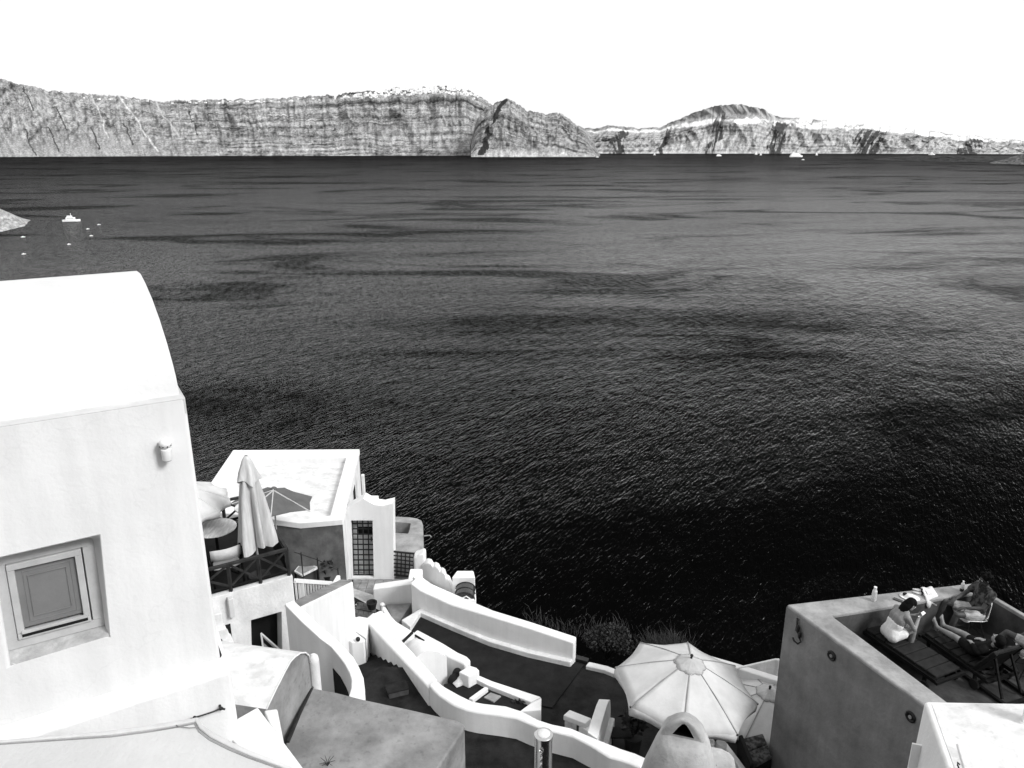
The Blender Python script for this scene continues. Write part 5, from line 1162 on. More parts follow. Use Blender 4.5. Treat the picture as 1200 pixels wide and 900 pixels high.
# ---- people
def skin_mesh(mb, name, m_, parent, voxel=.009, smooth=3):
    o = mb.build(name + '_tmp', m_, None, loc=(0,0,0), fix=False)
    md = o.modifiers.new('r', 'REMESH'); md.mode = 'VOXEL'; md.voxel_size = voxel
    ms = o.modifiers.new('s', 'SMOOTH'); ms.iterations = smooth; ms.factor = .5
    dg = bpy.context.evaluated_depsgraph_get(); dg.update(); me = bpy.data.meshes.new_from_object(o.evaluated_get(dg))
    me.name = name; old = o.data; bpy.data.objects.remove(o); bpy.data.meshes.remove(old)
    for p in me.polygons: p.use_smooth = True
    r = bpy.data.objects.new(name, me); COL.objects.link(r); r.parent = parent
    me.transform(Matrix.Translation(-world_loc(parent)))
    if not me.materials: me.materials.append(m_)
    return r
def limb(m, pts, n=12):                # tapered limb with round joints
    for (p, r), (q, s) in zip(pts, pts[1:]):
        p, q = V(p), V(q); k = 5; m.tube([p.lerp(q, i/k) for i in range(k+1)], [r+(s-r)*i/k for i in range(k+1)], n)
    for p, r in pts: m.ell(p, r*1.0, n, 8)
def hand(m, w_, d, nrm, curl, thumb):
    d = V(d).normalized(); nrm = V(nrm); nrm = (nrm - d*nrm.dot(d)).normalized(); side = d.cross(nrm)
    for i in range(-1, 2): limb(m, [(w_ + side*.014*i, .017), (w_ + d*.085 + side*.021*i, .015)], 8)
    for i, L_ in enumerate((.068,.078,.074,.058)):
        b_ = w_ + d*.088 + side*(.031 - .0205*i); a1 = curl; a2 = curl*1.9
        p1 = b_ + (d*math.cos(a1) + nrm*math.sin(a1))*L_*.55; p2 = p1 + (d*math.cos(a2) + nrm*math.sin(a2))*L_*.5; limb(m, [(b_,.0095),(p1,.0088),(p2,.0075)], 8)
    b_ = w_ + d*.025 + side*.028*thumb; p1 = b_ + (d*.6 + side*.7*thumb + nrm*.35).normalized()*.045; limb(m, [(b_,.012),(p1,.0105),(p1 + (d*.8 + nrm*.5 + side*.1*thumb).normalized()*.035,.009)], 8)
def foot(m, ank, toe_dir, up):
    d = V(toe_dir).normalized(); u = V(up); u = (u - d*u.dot(d)).normalized(); s = d.cross(u)
    limb(m, [(ank - d*.045 - u*.045, .036), (ank + d*.03 - u*.035, .037), (ank + d*.12 - u*.05, .034), (ank + d*.15 - u*.055, .028)], 10); limb(m, [(ank,.042),(ank + d*.03 - u*.035,.038)], 10)
    for i in range(5): limb(m, [(ank + d*(.15-.006*i) + s*(.03-.015*i) - u*.057, .013 if i else .017), (ank + d*(.185-.011*i) + s*(.034-.017*i) - u*.062, .011 if i else .015)], 7)
def person(lab, J, sk, face, hairspec, clothes, base, sc=1.0, female=False):
    """J: joint positions (world). face: direction the face looks. clothes: list of (kind, material)."""
    t = thing('person', lab, 'person', base)
    J = {k: V(p) for k, p in J.items()}; m = MB(); f = V(face).normalized()
    sL, sR = J['shL'], J['shR']; hp_ = J['hip']; ch_ = J['chest']; nk = J['neck']; hd_ = J['head']
    ax = (sR - sL).normalized(); hw = .09
    for i in (-1, 0, 1):
        limb(m, [(hp_ + ax*hw*i, .105), (hp_.lerp(ch_, .45) + ax*.055*i, .095), (ch_ + ax*.08*i, .105), (ch_.lerp(nk, .75) + ax*.075*i, .065)])
    limb(m, [(ch_.lerp(nk,.6), .07), (nk, .05), (hd_ - f*.01 + (nk-hd_)*.3, .052)])
    for S_, E_, W_, s in (('shL','elL','wrL',-1),('shR','elR','wrR',1)):
        limb(m, [(ch_.lerp(nk,.7) + ax*.05*s, .06), (J[S_], .058), (J[S_].lerp(J[E_],.5), .047), (J[E_], .040), (J[E_].lerp(J[W_],.3), .041), (J[W_], .027)])
        d = J[W_] - J[E_]; nrm = J.get('palm' + S_[2], V((0,0,-1))); hand(m, J[W_], J.get('hd' + S_[2], d), nrm, J.get('curl', V((.5,0,0))).x, -s)
    for K_, A_, s in (('knL','anL',-1),('knR','anR',1)):
        limb(m, [(hp_ + ax*hw*s, .10), (hp_.lerp(J[K_],.3) + ax*hw*.8*s, .086), (hp_.lerp(J[K_],.72) + ax*hw*.3*s, .066), (J[K_], .056), (J[K_].lerp(J[A_],.3), .057), (J[K_].lerp(J[A_],.65), .045), (J[A_], .034)])
        foot(m, J[A_], J['toe' + K_[2]], J['up' + K_[2]])
    # head: skull, jaw, nose, ears
    upv = (hd_ - nk).normalized(); upv = (upv - f*upv.dot(f)).normalized() if abs(upv.dot(f)) < .95 else V((0,0,1)); rt_ = f.cross(upv)
    Rm = Matrix((rt_, f, upv)).transposed()
    H = lambda a, b_, c: hd_ + rt_*a + f*b_ + upv*c
    m.ell(H(0,-.008,.025), (.073,.092,.085), 18, 12, Rm); m.ell(H(0,.028,-.045), (.055,.062,.068), 16, 10, Rm); m.ell(H(0,.055,-.085), (.028,.024,.022), 10, 8, Rm)
    limb(m, [(H(0,.085,.018), .010), (H(0,.104,-.018), .014)], 8); m.ell(H(.014,.092,-.02), .010, 8, 6); m.ell(H(-.014,.092,-.02), .010, 8, 6)
    for s in (-1, 1): m.ell(H(.076*s,-.005,-.005), (.012,.022,.034), 10, 8, Rm); m.ell(H(.028*s,.072,.024), (.018,.014,.008), 8, 6, Rm)
    m.ell(H(0,.086,-.054), (.022,.010,.007), 10, 6, Rm); m.ell(H(0,.084,-.064), (.019,.010,.007), 10, 6, Rm)
    skin_mesh(m, 'body', sk, t)
    for s in (-1, 1): q = MB(); q.ell(H(.029*s,.080,.012), (.012,.009,.007), 10, 7, Rm); q.build('eye', clothw, t, smooth=True); q = MB(); q.ell(H(.029*s,.0875,.012), (.0055,.003,.0055), 8, 6, Rm); q.build('iris', rubber, t, smooth=True)
    q = MB(); q.ell(H(0,.091,-.059), (.021,.006,.003), 10, 5, Rm); q.build('mouth', clothd, t, smooth=True)
    q = MB()
    q.ell(H(0,-.022,.042), (.086,.098,.088), 18, 12, Rm); q.ell(H(0,-.055,.0), (.082,.072,.095), 16, 10, Rm)
    if hairspec == 'long':
        for i in range(9): a = -1.25 + .31*i; limb(q, [(H(.075*math.sin(a),-.03-.045*math.cos(a),.03), .032), (H(.088*math.sin(a),-.04-.055*math.cos(a),-.07), .034), (H(.075*math.sin(a),-.045-.05*math.cos(a),-.16-.01*(i%3)), .022)], 8)
    elif hairspec == 'bushy':
        for _ in range(46):
            d = V(RNG.normal(size=3)); d.normalize()
            if d.y > .35 and d.z < .45: continue
            q.ell(H(d.x*.095, -.03 + d.y*.095, .055 + d.z*.085), .034, 7, 5)
    else: q.ell(H(0,-.01,.07), (.08,.09,.06), 14, 9, Rm)
    skin_mesh(q, 'hair', hair, t, .008, 1)
    for kind, mt_ in clothes:
        q = MB()
        if kind in ('top', 'shirt'):
            for i in (-1, 0, 1): limb(q, [(hp_ + ax*hw*i*.95 + (ch_-hp_)*.02, .118), (hp_.lerp(ch_,.45) + ax*.058*i, .110), (ch_ + ax*.085*i, .118)] + ([(ch_.lerp(nk,.68) + ax*.08*i, .078)] if kind == 'shirt' else [(ch_.lerp(nk,.12) + ax*.082*i, .112)]))
            if kind == 'shirt':
                for S_, E_ in (('shL','elL'),('shR','elR')): limb(q, [(J[S_], .072), (J[S_].lerp(J[E_],.52), .068)])
        if kind == 'low_top':
            for i in (-1, 0, 1): limb(q, [(hp_ + ax*hw*i*.9, .112), (hp_.lerp(ch_,.45) + ax*.056*i, .105), (hp_.lerp(ch_,.68) + ax*.068*i, .108)])
        if kind == 'sleeves':
            for S_, E_, W_ in (('shL','elL','wrL'),('shR','elR','wrR')): limb(q, [(J[S_], .066), (J[E_], .052), (J[E_].lerp(J[W_], .85), .042)])
        if kind == 'straps':
            for s in (-1, 1): limb(q, [(ch_ + ax*.07*s - f*.085, .02), (ch_.lerp(nk,.85) + ax*.065*s, .03), (ch_ + ax*.07*s + f*.10, .02)], 8)
        if kind in ('shorts', 'trousers'):
            for i in (-1, 0, 1): limb(q, [(hp_ + ax*hw*i, .120), (hp_.lerp(ch_,.2) + ax*.065*i, .112)])
            e = .62 if kind == 'shorts' else .95
            for K_, s in (('knL',-1),('knR',1)): limb(q, [(hp_ + ax*hw*s, .118), (hp_.lerp(J[K_],.3) + ax*hw*.8*s, .102), (hp_.lerp(J[K_],e) + ax*hw*.3*s, .088 if kind == 'shorts' else .072)])
        if kind == 'skirt':
            for i in (-1, 0, 1): limb(q, [(hp_.lerp(ch_,.25) + ax*.07*i, .112), (hp_ + ax*hw*i*1.05, .118)])
            for K_, s in (('knL',-1),('knR',1)): limb(q, [(hp_ + ax*hw*s, .114), (hp_.lerp(J[K_],.45) + ax*hw*.7*s, .100)])
        skin_mesh(q, {'top':'top','low_top':'dress_top','shirt':'shirt','sleeves':'sleeves','straps':'shoulder_straps','shorts':'shorts','trousers':'trousers','skirt':'skirt'}[kind], mt_, t, .012, 3)
    return t
def local(c, f):
    f = V((f[0], f[1], 0)).normalized(); r_ = V((f.y, -f.x, 0)); return lambda a, b_, z: V((c.x, c.y, 0)) + f*a + r_*b_ + V((0,0,z))   # forward, right, height
# 1: woman hunched on the first lounger, facing right over a phone
hz_ = ZL + .05 + .11
h1 = P(1043, 742, hz_); Q = local(h1, (.80, .10))
per1 = person('person in a white dress hunched over a phone, sitting on the flat dark lounger', dict(hip=Q(0,0,hz_), chest=Q(.11,.0,hz_+.33), neck=Q(.22,0,hz_+.50), head=Q(.315,.0,hz_+.575),
    shL=Q(.17,-.165,hz_+.42), shR=Q(.17,.165,hz_+.42), elL=Q(.31,-.20,hz_+.19), elR=Q(.31,.20,hz_+.19), wrL=Q(.47,-.06,hz_+.30), wrR=Q(.47,.06,hz_+.30), hdL=Q(.54,-.02,hz_+.33)-Q(.47,-.06,hz_+.30), hdR=Q(.54,.02,hz_+.33)-Q(.47,.06,hz_+.30),
    palmL=Q(.1,.6,.3)-Q(0,0,0), palmR=Q(.1,-.6,.3)-Q(0,0,0), curl=V((.7,0,0)),
    knL=Q(.38,-.10,hz_+.12), knR=Q(.38,.10,hz_+.12), anL=Q(.36,-.09,ZFL+.085), anR=Q(.36,.09,ZFL+.085), toeL=Q(1,0,0)-Q(0,0,0), toeR=Q(1,0.1,0)-Q(0,0,0), upL=(0,0,1), upR=(0,0,1)),
    skinl, Q(.72,.10,0)-Q(0,0,0)+V((0,0,-.55)), 'long', [('low_top', clothw), ('skirt', clothw)], V((h1.x, h1.y, ZL)))
c = Q(.565, 0, hz_+.345); m = MB(); m.obox(c, Q(0,1,0)-Q(0,0,0), (.075,.15,.010), Q(.55,0,.0)-Q(1.0,0,-.5)); pho = thing('phone', 'phone with a lit screen held by the person in the white dress', 'phone', c); m.build('case', rubber, pho, bevel=.004)
m = MB(); m.obox(c + (Q(.55,0,.0)-Q(1.0,0,-.5)).normalized()*.006, Q(0,1,0)-Q(0,0,0), (.068,.14,.003), Q(.55,0,.0)-Q(1.0,0,-.5))
scr = bpy.data.materials.new('phone_screen'); scr.use_nodes = True; b = scr.node_tree.nodes['Principled BSDF']; b.inputs['Emission Color'].default_value = (1,1,1,1); b.inputs['Emission Strength'].default_value = .9; b.inputs['Base Color'].default_value = (.02,.02,.02,1)
m.build('screen', scr, pho)
# 2: person leaning back in the white chair by the far corner
f2 = V((-.99, -.10, 0)).normalized()
ch2 = V((8.74, 12.60, ZFL)); shell_chair(ch2, f2, 'white shell chair in the far terrace corner with a person leaning back in it')
hz2 = ZFL + .45 + .10; Q = local(ch2, f2)
person('person with bushy dark hair sitting in the white shell chair, arms on knees', dict(hip=Q(-.06,0,hz2), chest=Q(-.16,0,hz2+.36), neck=Q(-.17,0,hz2+.56), head=Q(-.115,0,hz2+.685),
    shL=Q(-.17,-.19,hz2+.48), shR=Q(-.17,.19,hz2+.48), elL=Q(.03,-.25,hz2+.24), elR=Q(.06,.23,hz2+.26), wrL=Q(.26,-.15,hz2+.20), wrR=Q(.29,.12,hz2+.24), palmL=V((0,0,-1)), palmR=V((0,0,-1)), curl=V((.35,0,0)),
    knL=Q(.42,-.13,hz2+.06), knR=Q(.44,.20,hz2+.12), anL=Q(.52,-.10,ZFL+.085), anR=Q(.60,.22,ZFL+.085), toeL=Q(1,-.1,0)-Q(0,0,0), toeR=Q(1,.1,0)-Q(0,0,0), upL=(0,0,1), upR=(0,0,1)),
    skin, Q(1,.0,-.12)-Q(0,0,0), 'bushy', [('shirt', clothg), ('shorts', clothl)], ch2)
# 3: person lying on the second lounger
Q = local(c2, ld2); hz3 = ZL + .06 + .10; hg = 1.06; ca, sa = math.cos(rad(60)), math.sin(rad(60))
bk_ = lambda a, o_=.13: (hg + a*ca - o_*sa, ZFL + .36 + a*sa + o_*ca)
bx, bzz = bk_(.18, .19); nx, nz = bk_(.38, .16); hx_, hz_h = bk_(.49, .19); sx_, szz = bk_(.30, .16)
person('person in dark clothes lying on the raised lounger, bare feet towards the sea', dict(hip=Q(hg-.24,0,hz3), chest=Q(bx,0,bzz), neck=Q(nx,0,nz), head=Q(hx_,0,hz_h),
    shL=Q(sx_,-.18,szz), shR=Q(sx_,.18,szz), elL=Q(hg-.02,-.28,ZL+.30), elR=Q(hg-.02,.28,ZL+.30), wrL=Q(hg-.24,-.15,ZL+.29), wrR=Q(hg-.24,.15,ZL+.29), palmL=V((0,0,-1)), palmR=V((0,0,-1)), curl=V((.25,0,0)),
    knL=Q(.48,-.10,ZL+.19), knR=Q(.48,.12,ZL+.18), anL=Q(.08,-.06,ZL+.125), anR=Q(.09,.10,ZL+.12), toeL=Q(-.35,-.1,1.)-Q(0,0,0), toeR=Q(-.35,.15,1.)-Q(0,0,0), upL=Q(1,0,.2)-Q(0,0,0), upR=Q(1,0,.2)-Q(0,0,0)),
    skinl, Q(-.75,0,.65)-Q(0,0,0), 'short', [('shirt', clothd), ('sleeves', clothd), ('shorts', clothd)], Q(hg,0,ZL))
# 4: person at the right edge in striped shorts
f4 = V((-.93, .30, 0)).normalized(); ch4 = P(1212, 768, ZFL+.45); ch4.z = ZFL
shell_chair(ch4, f4, 'white shell chair at the right edge with a person in striped shorts')
Q = local(ch4, f4); hz4 = ZFL + .55
person('person in light striped shorts at the right edge, one foot stretched forward', dict(hip=Q(-.04,0,hz4), chest=Q(-.13,0,hz4+.36), neck=Q(-.14,0,hz4+.55), head=Q(-.08,0,hz4+.68),
    shL=Q(-.14,-.19,hz4+.47), shR=Q(-.14,.19,hz4+.47), elL=Q(.0,-.26,hz4+.22), elR=Q(.0,.26,hz4+.22), wrL=Q(.2,-.16,hz4+.14), wrR=Q(.2,.16,hz4+.16), palmL=V((0,0,-1)), palmR=V((0,0,-1)), curl=V((.35,0,0)),
    knL=Q(.42,-.12,hz4+.02), knR=Q(.42,.17,hz4+.16), anL=Q(.62,-.15,ZFL+.085), anR=Q(.80,.20,ZFL+.14), toeL=Q(1,0,0)-Q(0,0,0), toeR=Q(1,0,-.1)-Q(0,0,0), upL=(0,0,1), upR=(0,0,1)),
    skin, Q(1,0,-.1)-Q(0,0,0), 'short', [('shirt', clothd), ('shorts', clothl)], ch4)

# ================================================================== BOTTOM RIGHT: white roof with a folded shutter
zw = -6.0
wr = thing('white_roof_house', 'white flat roof house in the bottom right corner, overlapping the grey terrace', 'house', P(1150, 870, -8))
w0, w1, w2, w3 = P(1083,821,zw), P(1198,823.5,zw), P(1111,902,zw), P(1330,825.5,zw)
lo0, lo2 = P(1079.5,822,zw-.05), P(1061,902,0-6.75)
m = MB(); dn = (w2-w0).normalized()
far_ = w0 + dn*3.5; slope = [w0 + V((-.02,.0,-.02)), far_]
bl_ = PN(1061,900, V((dn.y,-dn.x,0)), V((dn.y,-dn.x,0)).dot(w0) + (.22 if dn.x*0+1 else 0) * -1)
nl = V((dn.y, -dn.x, 0)); 
if nl.x > 0: nl = -nl
b0, b1 = w0 + nl*.05 + V((0,0,-3.5)), far_ + nl*.45 + V((0,0,-3.5))
m.add([w0, w3, w3 + dn*3.5, far_, b0, b1, V((w3.x, w3.y, -9.5))], [(0,1,2,3),(0,3,5,4),(0,4,6,1)]); m.build('walls', white, wr, bevel=.04, seg=3)
m = MB(); m.prism([P(1121,870.5,zw+.02), P(1150,871.5,zw+.02), P(1180,877,zw+.02), P(1215,883,zw+.02), P(1300,900,zw+.02), P(1260,1010,zw+.02), P(1160,1010,zw+.02)], zw-.1); m.build('raised_roof', white2, wr, bevel=.015)
m = MB(); m.prism([p + V((0,0,.006)) for p in (w0 + (w3-w0)*.03 + dn*.06, w3, w3 + dn*3, w0 + (w3-w0)*.03 + dn*3)], zw-.05); m.build('roof_coat', whiteroof, wr)
c = P(1124,901,zw+.03); m = MB(); m.tube([c, c + V((-.01,.02,.03)), c + V((-.015,.02,.06)), c + V((.0,0,.05))], .008, 6); tag(m.build('roof_hook', metal), 'small dark hook sticking up from the white roof at the bottom edge', 'hook')
sh = thing('shutters', 'folded pair of white wooden shutters beside the bottom right roof', 'shutters', P(1072, 890, -6.6))
sp0 = P(1072, 869, -6.35); u_ = V((.62,-.78,0)); n_ = V((-.78,-.62,0))
for k, (o_, ln) in enumerate(((0.0, .30), (.055, .26), (.10, .20))):
    base_ = sp0 + V((.055*k, -.01*k, -.02*k)); mm = MB(); cc = base_ + u_*.06 + V((0,0,-.55))
    mm.obox(cc, V((0,0,1)), (1.1, .16 if k == 0 else .13, .028), V((-.6,-.8,0)) if k else V((-.3,-.95,0))); mm.build('shutter_leaf', white if k < 2 else offwhite, sh, bevel=.006)
    if k: 
        for j in range(7): mm = MB(); mm.obox(cc + V((-.6,-.8,0))*.018 + V((0,0,.42-.11*j)), V((.8,-.6,0)), (.09,.012,.05), V((-.4,-.6,.5))); mm.build('slat', offwhite, sh)
m = MB(); m.bar(sp0 + V((.035,-.0,-.06)), sp0 + V((.06,-.05,-1.0)), .012); m.build('hinge', metal, sh)
# slatted crate at the far right edge
rk = thing('drying_rack', 'dark slatted rack with a white frame at the right edge of the white roof', 'rack', P(1200,840,zw))
a, b_ = P(1199,846,zw+.03), P(1222,846,zw+.03)
for j in range(7): m = MB(); m.bar(a + V((0,0,.05+.065*j)), b_ + V((0,0,.05+.065*j)), .03); m.build('slat', metal if j % 2 == 0 else white, rk)
for q in (a, b_): m = MB(); m.bar(q, q + V((0,0,.52)), .03); m.build('upright', white, rk)

# ================================================================== BIG PARASOL, second parasol, sofa, low walls
pc_ = P(803, 803, -10.0)
parasol(V((pc_.x, pc_.y, 0)), -10.0, 1.36, .60, 8, rad(-14), (rad(2), rad(6)), 'big open white parasol with a small vent cap, in front of the dark cliff edge', canvas, group='big white parasols on the terrace', pole_to=z2, valance=.20, ptop=.05)
pc2 = V((5.52, 13.85, 0))
parasol(V((pc2.x, pc2.y, 0)), -11.75, 1.22, .46, 8, rad(8), (rad(4), rad(4)), 'white parasol half hidden behind the corner of the grey building', canvas, group='big white parasols on the terrace', pole_to=-13.7, valance=.18, ptop=.05)
m = MB(); q = P(838, 876, -11.2); m.lathe(V((q.x-.14, q.y, -12.0)), [(.11,0),(.11,.95),(.10,.97)], 14); m.lathe(V((q.x+.05, q.y-.02, -12.0)), [(.10,0),(.10,.9),(.09,.92)], 14)
q1 = MB(); q1.lathe(V((q.x-.14, q.y, -12.05)), [(.12,0),(.12,1.0),(.10,1.03)], 14); bp_ = thing('parasol_sleeve', 'pair of pale upright sleeves under the right edge of the big parasol', 'sleeve', V((q.x, q.y, -12.05))); q1.build('sleeve', canvasf, bp_, smooth=2)
q1 = MB(); q1.lathe(V((q.x+.10, q.y-.03, -12.05)), [(.11,0),(.11,.97),(.09,1.0)], 14); q1.build('sleeve', canvas, bp_, smooth=2)
zl1 = -11.25
l1 = thing('low_sea_wall', 'low white wall at the cliff edge behind the second parasol', 'wall', P(890, 776, -12))
m = MB(); m.ribbon([P(864,783,zl1), P(909,773,zl1), P(913,774,zl1)], [P(866,780.5,zl1), P(908,771,zl1), P(914,771,zl1)], -12.6); m.build('wall_body', white2, l1, bevel=.03)
l2 = thing('sloping_wall', 'sloping white wall running from the big parasol behind the grey building', 'wall', P(870, 785, -12))
m = MB(); m.ribbon([P(820,769,zl1), P(858,781,zl1-.02), P(900,795,zl1-.05), P(925,802,zl1-.05)], [P(824,765.5,zl1), P(862,776.5,zl1-.02), P(905,790,zl1-.05), P(930,797,zl1-.05)], -12.6); m.build('wall_body', white, l2, bevel=.03)
m = MB(); zz_ = -11.6; m.prism([P(872,803,zz_), P(884,798,zz_), P(915,793,zz_), P(930,812,zz_), P(880,814,zz_)], -12.4); tag(m.build('white_ledge', white, bevel=.02), 'bright white ledge between the two parasols', 'ledge')
# sofa and cushions
sz0 = -11.62; sf = thing('outdoor_sofa', 'dark outdoor sofa with cushions between the parasol and the grey building', 'sofa', P(885, 885, -12))
s0, s1 = P(868,868,sz0), P(893,862,sz0); s2, s3 = P(905,890,sz0), P(882,903,sz0)
m = MB(); m.prism([s0, s1, s2, s3], -12.0); m.build('base', wood, sf, bevel=.02)
m = MB(); m.prism([p + V((0,0,.10)) for p in (s0.lerp(s3,.05), s1.lerp(s2,.05), s1.lerp(s2,.5), s0.lerp(s3,.5))], sz0+.005); m.build('seat_cushion', clothg, sf, bevel=.035, seg=3)
m = MB(); m.prism([p + V((0,0,.10)) for p in (s0.lerp(s3,.52), s1.lerp(s2,.52), s2, s3)], sz0+.005); m.build('seat_cushion', clothg, sf, bevel=.035, seg=3)
m = MB(); m.prism([p + V((0,0,.16)) for p in (s0.lerp(s1,-.14), s0.lerp(s1,.06), s3.lerp(s2,.06), s3.lerp(s2,-.14))], -12.0); m.build('backrest', wood, sf, bevel=.03)
m = MB(); m.prism([P(848,868,z2+.01), P(893,860,z2+.01), P(905,880,z2+.01), P(905,915,z2+.01), P(870,915,z2+.01)], z2-.02); tag(m.build('dark_mat', rubber), 'black outdoor mat under the dark sofa', 'mat')
lw2 = thing('white_kerb', 'narrow white kerb leading down to the dark sofa', 'kerb', P(858, 885, -12)); m = MB(); zk = -11.75
m.ribbon([P(845,869,zk), P(860,890,zk), P(872,908,zk)], [P(850,868,zk), P(866,889,zk), P(880,908,zk)], -12.3); m.build('kerb_body', white2, lw2, bevel=.02)

# ================================================================== CHIMNEY and the rounded wall beside it
cz_ = -6.55; T_ = P(805, 838, cz_)
cb_ = V((T_.x-.02, T_.y, 0))
cm = thing('chimney', 'white plastered chimney with a triangular opening under a hooded top', 'chimney', V((cb_.x, cb_.y, -8)))
def chim(z): return PY(804, 0, cb_.y)
m = MB()
rings = [(-8.2,.62,.60,0),(-7.7,.54,.52,0),(-7.35,.46,.45,0),(-7.12,.385,.38,.0),(-6.99,.345,.34,.0),(-6.92,.32,.31,.005),(-6.86,.285,.27,.01),(-6.83,.20,.19,.01)]
n = 28; vs = []
for z, rx, ry, ox in rings:
    for k in range(n):
        a = 2*math.pi*k/n; vs.append(V((cb_.x + ox + rx*math.cos(a)*(1+.03*math.sin(2*a+z)), cb_.y + ry*math.sin(a), z)))
m.add(vs, [(j*n+k, j*n+(k+1)%n, (j+1)*n+(k+1)%n, (j+1)*n+k) for j in range(len(rings)-1) for k in range(n)] + [tuple((len(rings)-1)*n+k for k in range(n))])
m.build('body', chimm, cm, smooth=True)
hf = V((-.30, -.95, 0)).normalized(); hs = V((-hf.y, hf.x, 0)); 
if hs.x < 0: hs = -hs
hc = V((cb_.x, cb_.y, -6.885)); HQ = lambda s, d_, z: hc + hs*s + hf*d_ + V((0,0,z))
oa = [(-.29,-.08),(-.235,.12),(-.13,.28),(-.05,.355),(.0,.37),(.05,.355),(.13,.28),(.225,.12),(.275,-.08)]
ia = [(-.15,.045),(-.135,.065),(-.085,.16),(-.03,.24),(0,.255),(.03,.24),(.085,.16),(.135,.065),(.15,.045)]
n = 9; d0, d1 = .07, -.27
fo = [HQ(s, d0 - .10*(1-z/.475)*0, z) for s, z in oa]; ia = [(s*.88, z*.86 + .045) for s, z in ia]; oa = [(s*1.08, z*.9) for s, z in oa]
fo = [HQ(s, d0, z) for s, z in oa]; fi = [HQ(s, d0, z) for s, z in ia]; bo = [HQ(s*.85, d1, z*.52) for s, z in oa]; bi_ = [HQ(s*.8, d0 - .16, z*.9) for s, z in ia]
m = MB(); m.add(fo + fi + bo + bi_, [(i, i+1, n+i+1, n+i) for i in range(n-1)] + [(n-1, 0, n, 2*n-1)] + [(i, i+1, 2*n+i+1, 2*n+i) for i in range(n-1)] + [tuple(2*n+i for i in range(n))])
m.build('hood', chimm, cm, bevel=.055, seg=4)
fi2 = [HQ(s, d0 - .004, z) for s, z in ia]
m = MB(); m.add(fi2 + bi_, [(i, i+1, n+i+1, n+i) for i in range(n-1)] + [(n-1, 0, n, 2*n-1)] + [tuple(n+i for i in range(n))]); m.build('flue_opening', soot, cm)
rw = thing('rounded_wall', 'rounded pale wall end to the right of the chimney', 'wall', P(840, 890, -8))
zr_ = -7.3
m = MB(); m.prism([P(815,885,zr_), P(822,876,zr_), P(832,872,zr_), P(846,875,zr_), P(856,880,zr_), P(861,886,zr_), P(863,897,zr_), P(864,925,zr_), P(815,925,zr_)], -9.5); m.build('wall_body', chimm, rw, bevel=.06, seg=3)
m = MB(); q = P(837,897,zr_+.01); m.ell(q, (.03,.025,.02), 8, 6); m.build('spout', metal, rw, smooth=True)

# ================================================================== STEEL FLUE with a chain
zt_ = -4.17; q = P(637, 860, zt_); fl = thing('steel_flue', 'shiny steel flue pipe with a chain, rising at the bottom edge', 'pipe', V((q.x, q.y, -7)))
m = MB(); m.lathe(V((q.x, q.y, -7)), [(.066,0),(.066,7+zt_-.03)], 28); m.build('pipe', chrome, fl, smooth=2)
m = MB(); m.lathe(V((q.x, q.y, zt_-.03)), [(.066,0),(.070,.004),(.070,.026),(.060,.034),(.03,.036),(.01,.030)], 28); m.build('cap', chrome, fl, smooth=2)
m = MB(); m.ell(V((q.x, q.y, zt_+.004)), (.05,.05,.012), 14, 6); m.build('mortar', whiteroof, fl, smooth=True)
cd = V((-.25,-.97,0)); p0_ = V((q.x, q.y, zt_-.09)) + cd*.072
m = MB(); ring(m, p0_ + V((0,0,.0)), cd, .014, .005, 12); m.build('eye_bolt', chrome, fl)
for k in range(9):
    c = p0_ + V((0,0,-.018-.026*k)) + cd*.004; m = MB(); nn_ = cd if k % 2 else V((cd.y,-cd.x,0)); u = V((0,0,1)); s_ = u.cross(nn_)
    m.tube([c + u*.017*math.cos(2*math.pi*j/10) + s_*.008*math.sin(2*math.pi*j/10) for j in range(11)], .0032, 5); m.build('chain_link', chrome, fl)

